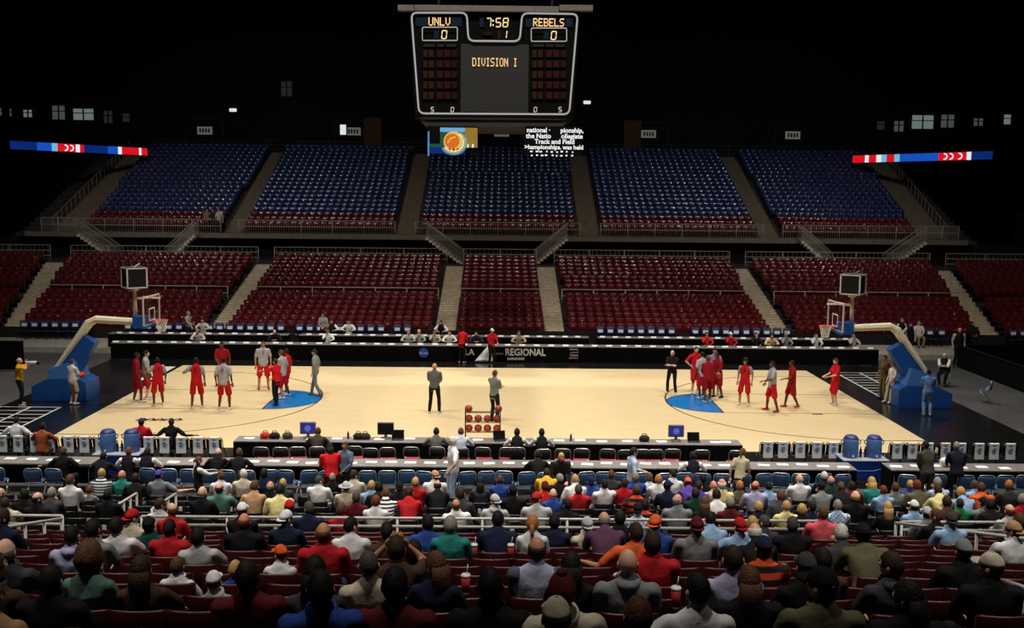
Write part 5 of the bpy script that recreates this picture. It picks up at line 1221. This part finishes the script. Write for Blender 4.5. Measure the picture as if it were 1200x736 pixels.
# monitors and laptops on the scorer table
M_scrn = mat('monitor_purple_glow', (70, 62, 180), emit=.45); M_scrl = mat('monitor_logo', (150, 180, 235), emit=.5); M_off = mat('dark_screen', (16, 18, 20), .25, var=0); M_mbody = mat('monitor_grey', (92, 96, 100), .5, var=.05)
def monitor(px, label, lit, w=.46, h=.36):
    e = thing('monitor', label, 'monitor', (X(px, -9.4), -9.42, .76)); MB().box((0, .02, .02), (.26, .22, .03), ch=.008).build('stand', M_mbody, e); MB().box((0, .04, .09), (.08, .06, .14)).build('neck', M_mbody, e)
    MB().box((0, .03, .12+h/2), (w, .1, h), ch=.012).build('casing', M_mbody if lit else M_blkpl, e); s_ = MB().box((0, -.024, .12+h/2), (w*.86, .012, h*.82)).build('screen', M_scrn if lit else M_off, e)
    if lit:
        b = MB(); b.tube([(.075*math.cos(t), -.032, .12+h/2+.075*math.sin(t)) for t in [2*math.pi*i/20 for i in range(21)]], .012, 5, lat=(0, 1, 0)); b.box((0, -.032, .12+h/2), (.07, .01, .05)); b.build('screen_logo', M_scrl, s_)
monitor(361, 'monitor with glowing purple logo on the left of the scorer table', True); monitor(452, 'black monitor on the scorer table left of the grey shirt', False, .48, .36); monitor(792, 'monitor with glowing purple logo on the right of the scorer table', True)
def laptop(px, label, a=0):
    e = thing('laptop', label, 'laptop', (X(px, -9.5), -9.55, .76), a); MB().box((0, 0, .012), (.36, .25, .022), ch=.006).build('keyboard_base', M_blkpl, e); l = MB().box((0, .15, .14), (.36, .02, .25), rot=Matrix.Rotation(-.25, 3, 'X')).build('lid', M_blkpl, e); MB().box((0, .138, .14), (.32, .008, .21), rot=Matrix.Rotation(-.25, 3, 'X')).build('screen', M_off, l)
laptop(466, 'open laptop beside the black monitor on the scorer table'); laptop(813, 'open black laptop right of the purple monitor', 0); laptop(586, 'open laptop behind the ball rack on the scorer table', .2)
for px, c, w in ((311, (190, 50, 36), 'red'), (322, (30, 28, 28), 'black'), (337, (70, 66, 54), 'grey-brown'), (420, (36, 34, 32), 'dark'), (428, (52, 48, 44), 'brown'), (755, (44, 40, 40), 'charcoal')):
    b = MB(); b.ell((0, 0, .09), (.16, .12, .1), 12, 8); b.box((0, 0, .02), (.28, .2, .04), ch=.015); o = b.build('bag', cloth(c), None, True, (X(px, -9.5), -9.5, .76)); MB().tube([(-.08, 0, .16), (-.05, 0, .23), (.05, 0, .23), (.08, 0, .16)], .012, 6).build('handle', M_blkpl, o, True); tag(o, 'small %s bag lying on the scorer table' % w, 'bag')
for px, y, c, w in ((669, -9.5, (40, 50, 140), 'blue'), (408, -9.45, (90, 40, 36), 'brown')):
    e = thing('bottle', '%s drink bottle standing on the scorer table' % w, 'bottle', (X(px, y), y, .76)); MB().tube([(0, 0, 0), (0, 0, .15), (0, 0, .19), (0, 0, .22)], [.034, .034, .015, .014], 10).build('body', mat('bottle_'+w, c, .3, var=.05), e, True); MB().tube([(0, 0, .22), (0, 0, .245)], .016, 8).build('bottle_cap', M_white, e, True)
# white bag on the right press table
b = MB(); b.ell((0, 0, .13), (.2, .14, .13), 12, 8); b.tube([(.05, 0, .2), (.13, 0, .33)], [.05, .015], 8); o = b.build('carrier_bag', mat('white_plastic_bag', (226, 226, 222), .4, var=.08, bump=.2), None, True, (X(1107, -12.0), -12.1, .76)); tag(o, 'knotted white plastic bag between the two suits on press table', 'bag')

# --- chairs
def chair_proto(name, seatm, backm, framem, back_z=(.5, .84), w=.44, bent=True, seat_h=.44):
    e = bpy.data.objects.new(name, None); COL.objects.link(e)
    b = MB(); b.box((0, .02, seat_h), (w-.04, .4, .035), ch=.015); b.build('seat', seatm, e)
    b = MB(); slab(b, [-(w/2-.02)+(w-.04)*i/6 for i in range(7)], lambda x: -.22+.6*x*x-.03, back_z[0], back_z[1]-.02, .025, 0, -.12); b.build('backrest', backm, e, True)
    for s in (-1, 1):
        x = s*w/2
        b = MB(); b.tube([(x, .24, 0), (x, -.02, .46), (x, -.20, .60)], .013, 6); b.build('front_leg', framem, e, True)
        b = MB(); b.tube([(x*.96, -.22, 0), (x*.96, .16, .44)], .013, 6); b.build('rear_leg', framem, e, True)
    b = MB(); x = w/2; z1 = back_z[1]+.02; b.tube([(-x, -.2, .58), (-x, -.235, z1-.08), (-x+.03, -.245, z1-.02), (-x+.09, -.25, z1), (x-.09, -.25, z1), (x-.03, -.245, z1-.02), (x, -.235, z1-.08), (x, -.2, .58)], .014, 6); b.build('back_frame', framem, e, True)
    return e
M_cblue2 = mat('blue_chair_plastic', (46, 80, 122), .45, var=.08); M_redc = mat('red_chair_pad', (150, 30, 44), .8, var=.1); M_dark = mat('dark_chair_pad', (34, 28, 28), .8, var=.1)
blue = chair_proto('folding_chair', M_cblue2, M_cblue2, M_steel, (.48, .82)); fold = chair_proto('metal_folding_chair', M_redc, M_dark, M_steel, (.56, .82)); towel = chair_proto('towel_chair', M_blkpl, M_blkpl, M_blkpl, (.5, .86), .46)
def towel_part(e):
    b = MB(); rings = []
    for i in range(5):
        x = -.14+.28*i/4
        rings.append([(x, -.305, .42), (x, -.292, .62), (x, -.30, .885), (x, -.262, .90), (x, -.225, .88), (x, -.17, .60), (x, -.185, .60), (x, -.24, .868), (x, -.262, .885), (x, -.285, .87), (x, -.275, .62), (x, -.29, .42)])
    b.loft(rings); t = b.build('towel', mat('white_towel', (226, 228, 232), .9, var=.05, bump=.2, scale=30), e)
    b = MB(); b.tube([(.05*math.cos(a), -.308, .70+.06*math.sin(a)) for a in [2*math.pi*i/14 for i in range(15)]], .012, 5, lat=(0, 1, 0)); b.box((0, -.306, .70), (.07, .012, .05)); b.build('towel_logo', mat('towel_logo_blue', (120, 146, 190), .9, var=.1), t)
towel_part(towel)
BC = dict(blue='blue folding chairs behind the near press tables')
rr = random.Random(8)
for i, px in enumerate([-3, 42, 68]+[x for x in range(178, 1000, 23)]+[1062, 1096, 1128, 1152, 1174, 1197]):
    y = -13.0+rr.uniform(-.08, .05)
    copy_tree(blue, (X(px, y, .7), y, 0), rr.uniform(-.25, .25), 'blue folding chair pulled up to the near press table, '+ordn(i, 45), BC['blue'])
FX = [309, 331, 350, 373, 418, 436, 455, 483, 514, 541, 567, 594, 606, 635, 660, 681, 712, 732, 752, 766, 787, 821, 862]
for ci, px in enumerate(FX):
    y = -10.55+rr.uniform(-.12, .1); copy_tree(fold, (X(px, y, .7), y, 0), rr.uniform(-.12, .12), 'metal folding chair with red pad at scorer table, '+ordn(ci, len(FX)), 'folding chairs along the scorer table')
for ci, px in enumerate([8, 27, 46, 63, 85, 104, 122, 178, 197, 215, 235, 254]): copy_tree(towel, (X(px, -9.7, .7), -9.7, 0), rr.uniform(-.06, .06), 'bench chair with white logo towel, left of scorer table, '+ordn(ci, 12), 'towel chairs at left')
for ci, px in enumerate([897, 915, 935, 954, 973, 992, 1048, 1065, 1083, 1103, 1121, 1142, 1160, 1179]): copy_tree(towel, (X(px, -9.7, .7), -9.7, 0), rr.uniform(-.06, .06), 'bench chair with white logo towel, right of scorer table, '+ordn(ci, 14), 'towel chairs at right')
# blue chairs with white cards behind the far tables
fb = chair_proto('card_chair', M_bluseat, mat('far_chair_blue', (40, 66, 128), .5, var=.1), M_blkpl, (.5, .95), .45)
MB().box((0, -.232, .72), (.27, .012, .16), rot=Matrix.Rotation(.12, 3, 'X')).build('white_card', M_white, fb)
CXS = [px for px in list(range(26, 110, 12))+list(range(148, 336, 12))+list(range(350, 452, 12))+[465, 477]+list(range(704, 800, 12))+list(range(816, 925, 12))+[1092, 1106, 1132, 1190, 1202] if not (px in (1132,) or 225 < px < 240 or 376 < px < 394)]
for ci, px in enumerate(CXS):
    z = .21 if (px < 130 or px > 1030) else .15
    copy_tree(fb, (X(px, 14.1, .9), 14.1, z), math.pi, 'blue chair with white card behind far press tables, '+ordn(ci, len(CXS)), 'chairs with white cards')
for sx in (1, -1): pass
q = at_z(1153, 470, 0); o = copy_tree(blue, (q.x, q.y, 0), R(60), 'lone blue folding chair on the grey floor at far right', None); o['group'] = 'single chair'
q = at_z(1105, 450, 0); copy_tree(blue, (q.x, q.y-.1, 0), R(150), 'folding chair under the usher with folded arms', 'usher chair')
for pr in (blue, fold, towel, fb):
    for ch in list(pr.children):
        for g in list(ch.children): bpy.data.objects.remove(g)
        bpy.data.objects.remove(ch)
    bpy.data.objects.remove(pr)
for o in list(COL.objects):
    if o.parent is None and o.name.split('.')[0] in ('folding_chair', 'metal_folding_chair', 'towel_chair', 'card_chair'): o['category'] = 'chair'

# --- drinks carts with two jugs each
M_jug = mat('blue_jug', (74, 116, 176), .45, var=.06); M_jlid = mat('navy_jug_lid', (34, 40, 110), .5, var=.05); M_cart = mat('cart_blue', (16, 64, 168), .5, var=.06)
for px, w in ((141, 'left'), (1010, 'right')):
    y = -10.9; x = X(px, y, .7); e = thing('drinks_cart', 'blue bin cart carrying two drink jugs, %s end of the scorer table' % w, 'cart', (x, y, 0))
    b = MB(); b.loft([[(sx*.5, sy*.28, .12) for sx, sy in ((-1, -1), (1, -1), (1, 1), (-1, 1))], [(sx*.62, sy*.36, .66) for sx, sy in ((-1, -1), (1, -1), (1, 1), (-1, 1))]]); b.build('bin', M_cart, e)
    MB().box((0, 0, .68), (1.3, .78, .05), ch=.015).build('tray_top', mat('cart_grey', (150, 156, 170), .5, var=.05), e)
    MB().tube([(-.5, -.335, .45), (-.2, -.345, .38), (.2, -.345, .38), (.5, -.335, .45)], .012, 5).build('bin_rib', mat('cart_light_blue', (110, 150, 220), .5, var=0), e, True)
    for sx in (-1, 1):
        for sy in (-1, 1): MB().tube([(sx*.4-.02, sy*.2, .06), (sx*.4+.02, sy*.2, .06)], .06, 12).build('castor', M_blkpl, e, True)
    for k, (dx, ww) in enumerate(((-.33, 'left'), (.33, 'right'))):
        g = thing('drink_jug', 'tall blue drink jug, %s one on the %s cart' % (ww, w), 'jug', (x+dx, y, .706)); MB().tube([(0, 0, 0), (0, 0, .03), (0, 0, .5), (0, 0, .53)], [.2, .215, .215, .2], 18).build('body', M_jug, g, True)
        MB().tube([(0, 0, .53), (0, 0, .545), (0, 0, .61), (0, 0, .62)], [.205, .2, .15, .12], 18).build('lid', M_jlid, g, True)
        for sx in (-1, 1): MB().tube([(sx*.21, 0, .35), (sx*.27, 0, .38), (sx*.27, 0, .47), (sx*.21, 0, .5)], .014, 6).build('handle', M_jlid, g, True)
        MB().tube([(0, -.21, .08), (0, -.26, .08), (0, -.26, .04)], .014, 6).build('spigot', M_white, g, True)
    for k, dx in enumerate((-.06, .07)):
        g = thing('bottle', 'dark bottle between the jugs on the %s cart, %s one' % (w, 'left' if k == 0 else 'right'), 'bottle', (x+dx, y-.05, .706)); MB().tube([(0, 0, 0), (0, 0, .2), (0, 0, .25), (0, 0, .29)], [.04, .04, .016, .015], 10).build('body', mat('dark_bottle', (30, 30, 46), .3, var=.05), g, True); MB().tube([(0, 0, .29), (0, 0, .31)], .018, 8).build('bottle_cap', M_blkpl, g, True)

# --- barriers
def barrier(a, c, h, n, label):
    a = Vector(a); c = Vector(c); d = c-a; e = thing('black_barrier', label, 'barrier', a, math.atan2(d.y, d.x)); L_ = d.length
    for i in range(n): MB().box((L_*(i+.5)/n, 0, h/2), (L_/n-.015, .08, h), ch=.01).build('panel', M_skirt, e)
    MB().box((L_/2, 0, h+.015), (L_, .14, .03)).build('top_rail', M_blkpl, e)
barrier((-29, 6.2, 0), (-20.9, 6.2, 0), 1.25, 4, 'black draped barrier at the far left beside the photographer'); barrier((22.1, 9.4, 0), (22.1, -9, 0), 1.0, 8, 'long black barrier running along the right side of the floor')
barrier((22.1, 9.45, 0), (29, 9.45, 0), 1.0, 3, 'black barrier behind the right corner, parallel to far stand')

# --- rails in the near stand
ry = rowY(10)+.62; rz = rowZ(10)
def near_rail(label, px0, px1, py_h=.98): 
    a, c = xat(px0, ry, rz+.98), xat(px1, ry, rz+.98)
    return guard_rail('guard_rail', label, [(a, ry, rz), (c, ry, rz)], py_h, M_rail, 2, 1.55, .026, bars=[py_h, py_h-.15, py_h-.5])
near_rail('long white guard rail across the middle of the near stand', 166, 962); near_rail('short white guard rail at the left aisle of near stand', 8, 73); near_rail('short white guard rail at the right aisle of near stand', 1057, 1178)
def stair_rail(label, p0, p1):
    A, B = Vector(p0), Vector(p1); e = thing('stair_rail', label, 'railing', (A.x, A.y, A.z-1.0)); O = Vector((A.x, A.y, A.z-1.0)); n = 3
    for dz in (0, -.42): MB().tube([A-O+Vector((0, 0, dz)), B-O+Vector((0, 0, dz))], .027, 8).build('handrail', M_rail, e, True)
    for i in range(n+1): q = A+(B-A)*(i/n)-O; MB().tube([q, q-Vector((0, 0, 1.0))], .025, 8).build('post', M_rail, e, True)
def rp(px, k, h): return (xat(px, rowY(k)+.55, rowZ(k)+h), rowY(k)+.55, rowZ(k)+h)
stair_rail('white sloping stair rail at the left aisle of the near stand', rp(72, 10, .95), rp(4, 7, .98)); stair_rail('white sloping stair rail at the right aisle of the near stand', rp(1050, 10, .98), rp(1204, 6, .98)); stair_rail('sloping handrail near the right edge behind the tan caps', rp(1176, 2, .8), rp(1215, 1, .8))
for pxa, pxb, ya, w in ((152, 178, 13, 'by the striped shirt'),): stair_rail('short slanting handrail in the front block %s' % w, rp(137, 14, .8), rp(160, 15, .95)); stair_rail('short slanting handrail beside the purple cap', rp(178, 13, .85), rp(206, 15, .95))
# --- drink cups in the near stand
M_cup = mat('cup_red', (170, 50, 44), .5, var=.1); M_lid = mat('cup_lid_white', (228, 226, 222), .5, var=.03)
for px, k, w in ((557, 6, 'left of two upright cups'), (598, 6, 'right of two upright cups'), (548, 2, 'beside the big black-haired head'), (842, 7, 'right of the maroon cap'), (779, 1, 'behind the white-shirted boy')):
    x = xat(px, rowY(k)+.5, rowZ(k)+.75); e = thing('drink_cup', 'large red drink cup with white lid and straw, '+w, 'cup', (x, rowY(k)-.10, rowZ(k)+.87)); MB().tube([(0, 0, 0), (0, 0, .19)], [.034, .046], 14).build('body', M_cup, e, True); MB().tube([(0, 0, .19), (0, 0, .2), (0, 0, .215)], [.05, .05, .042], 14).build('lid', M_lid, e, True); MB().tube([(.01, 0, .21), (.02, 0, .31)], .005, 6).build('straw', M_lid, e, True)
    MB().tube([(0, .04, -.12), (0, .02, -.02), (0, 0, -.02), (0, 0, .03)], [.012, .012, .05, .05], 12).build('cup_holder', M_blkpl, e, True)
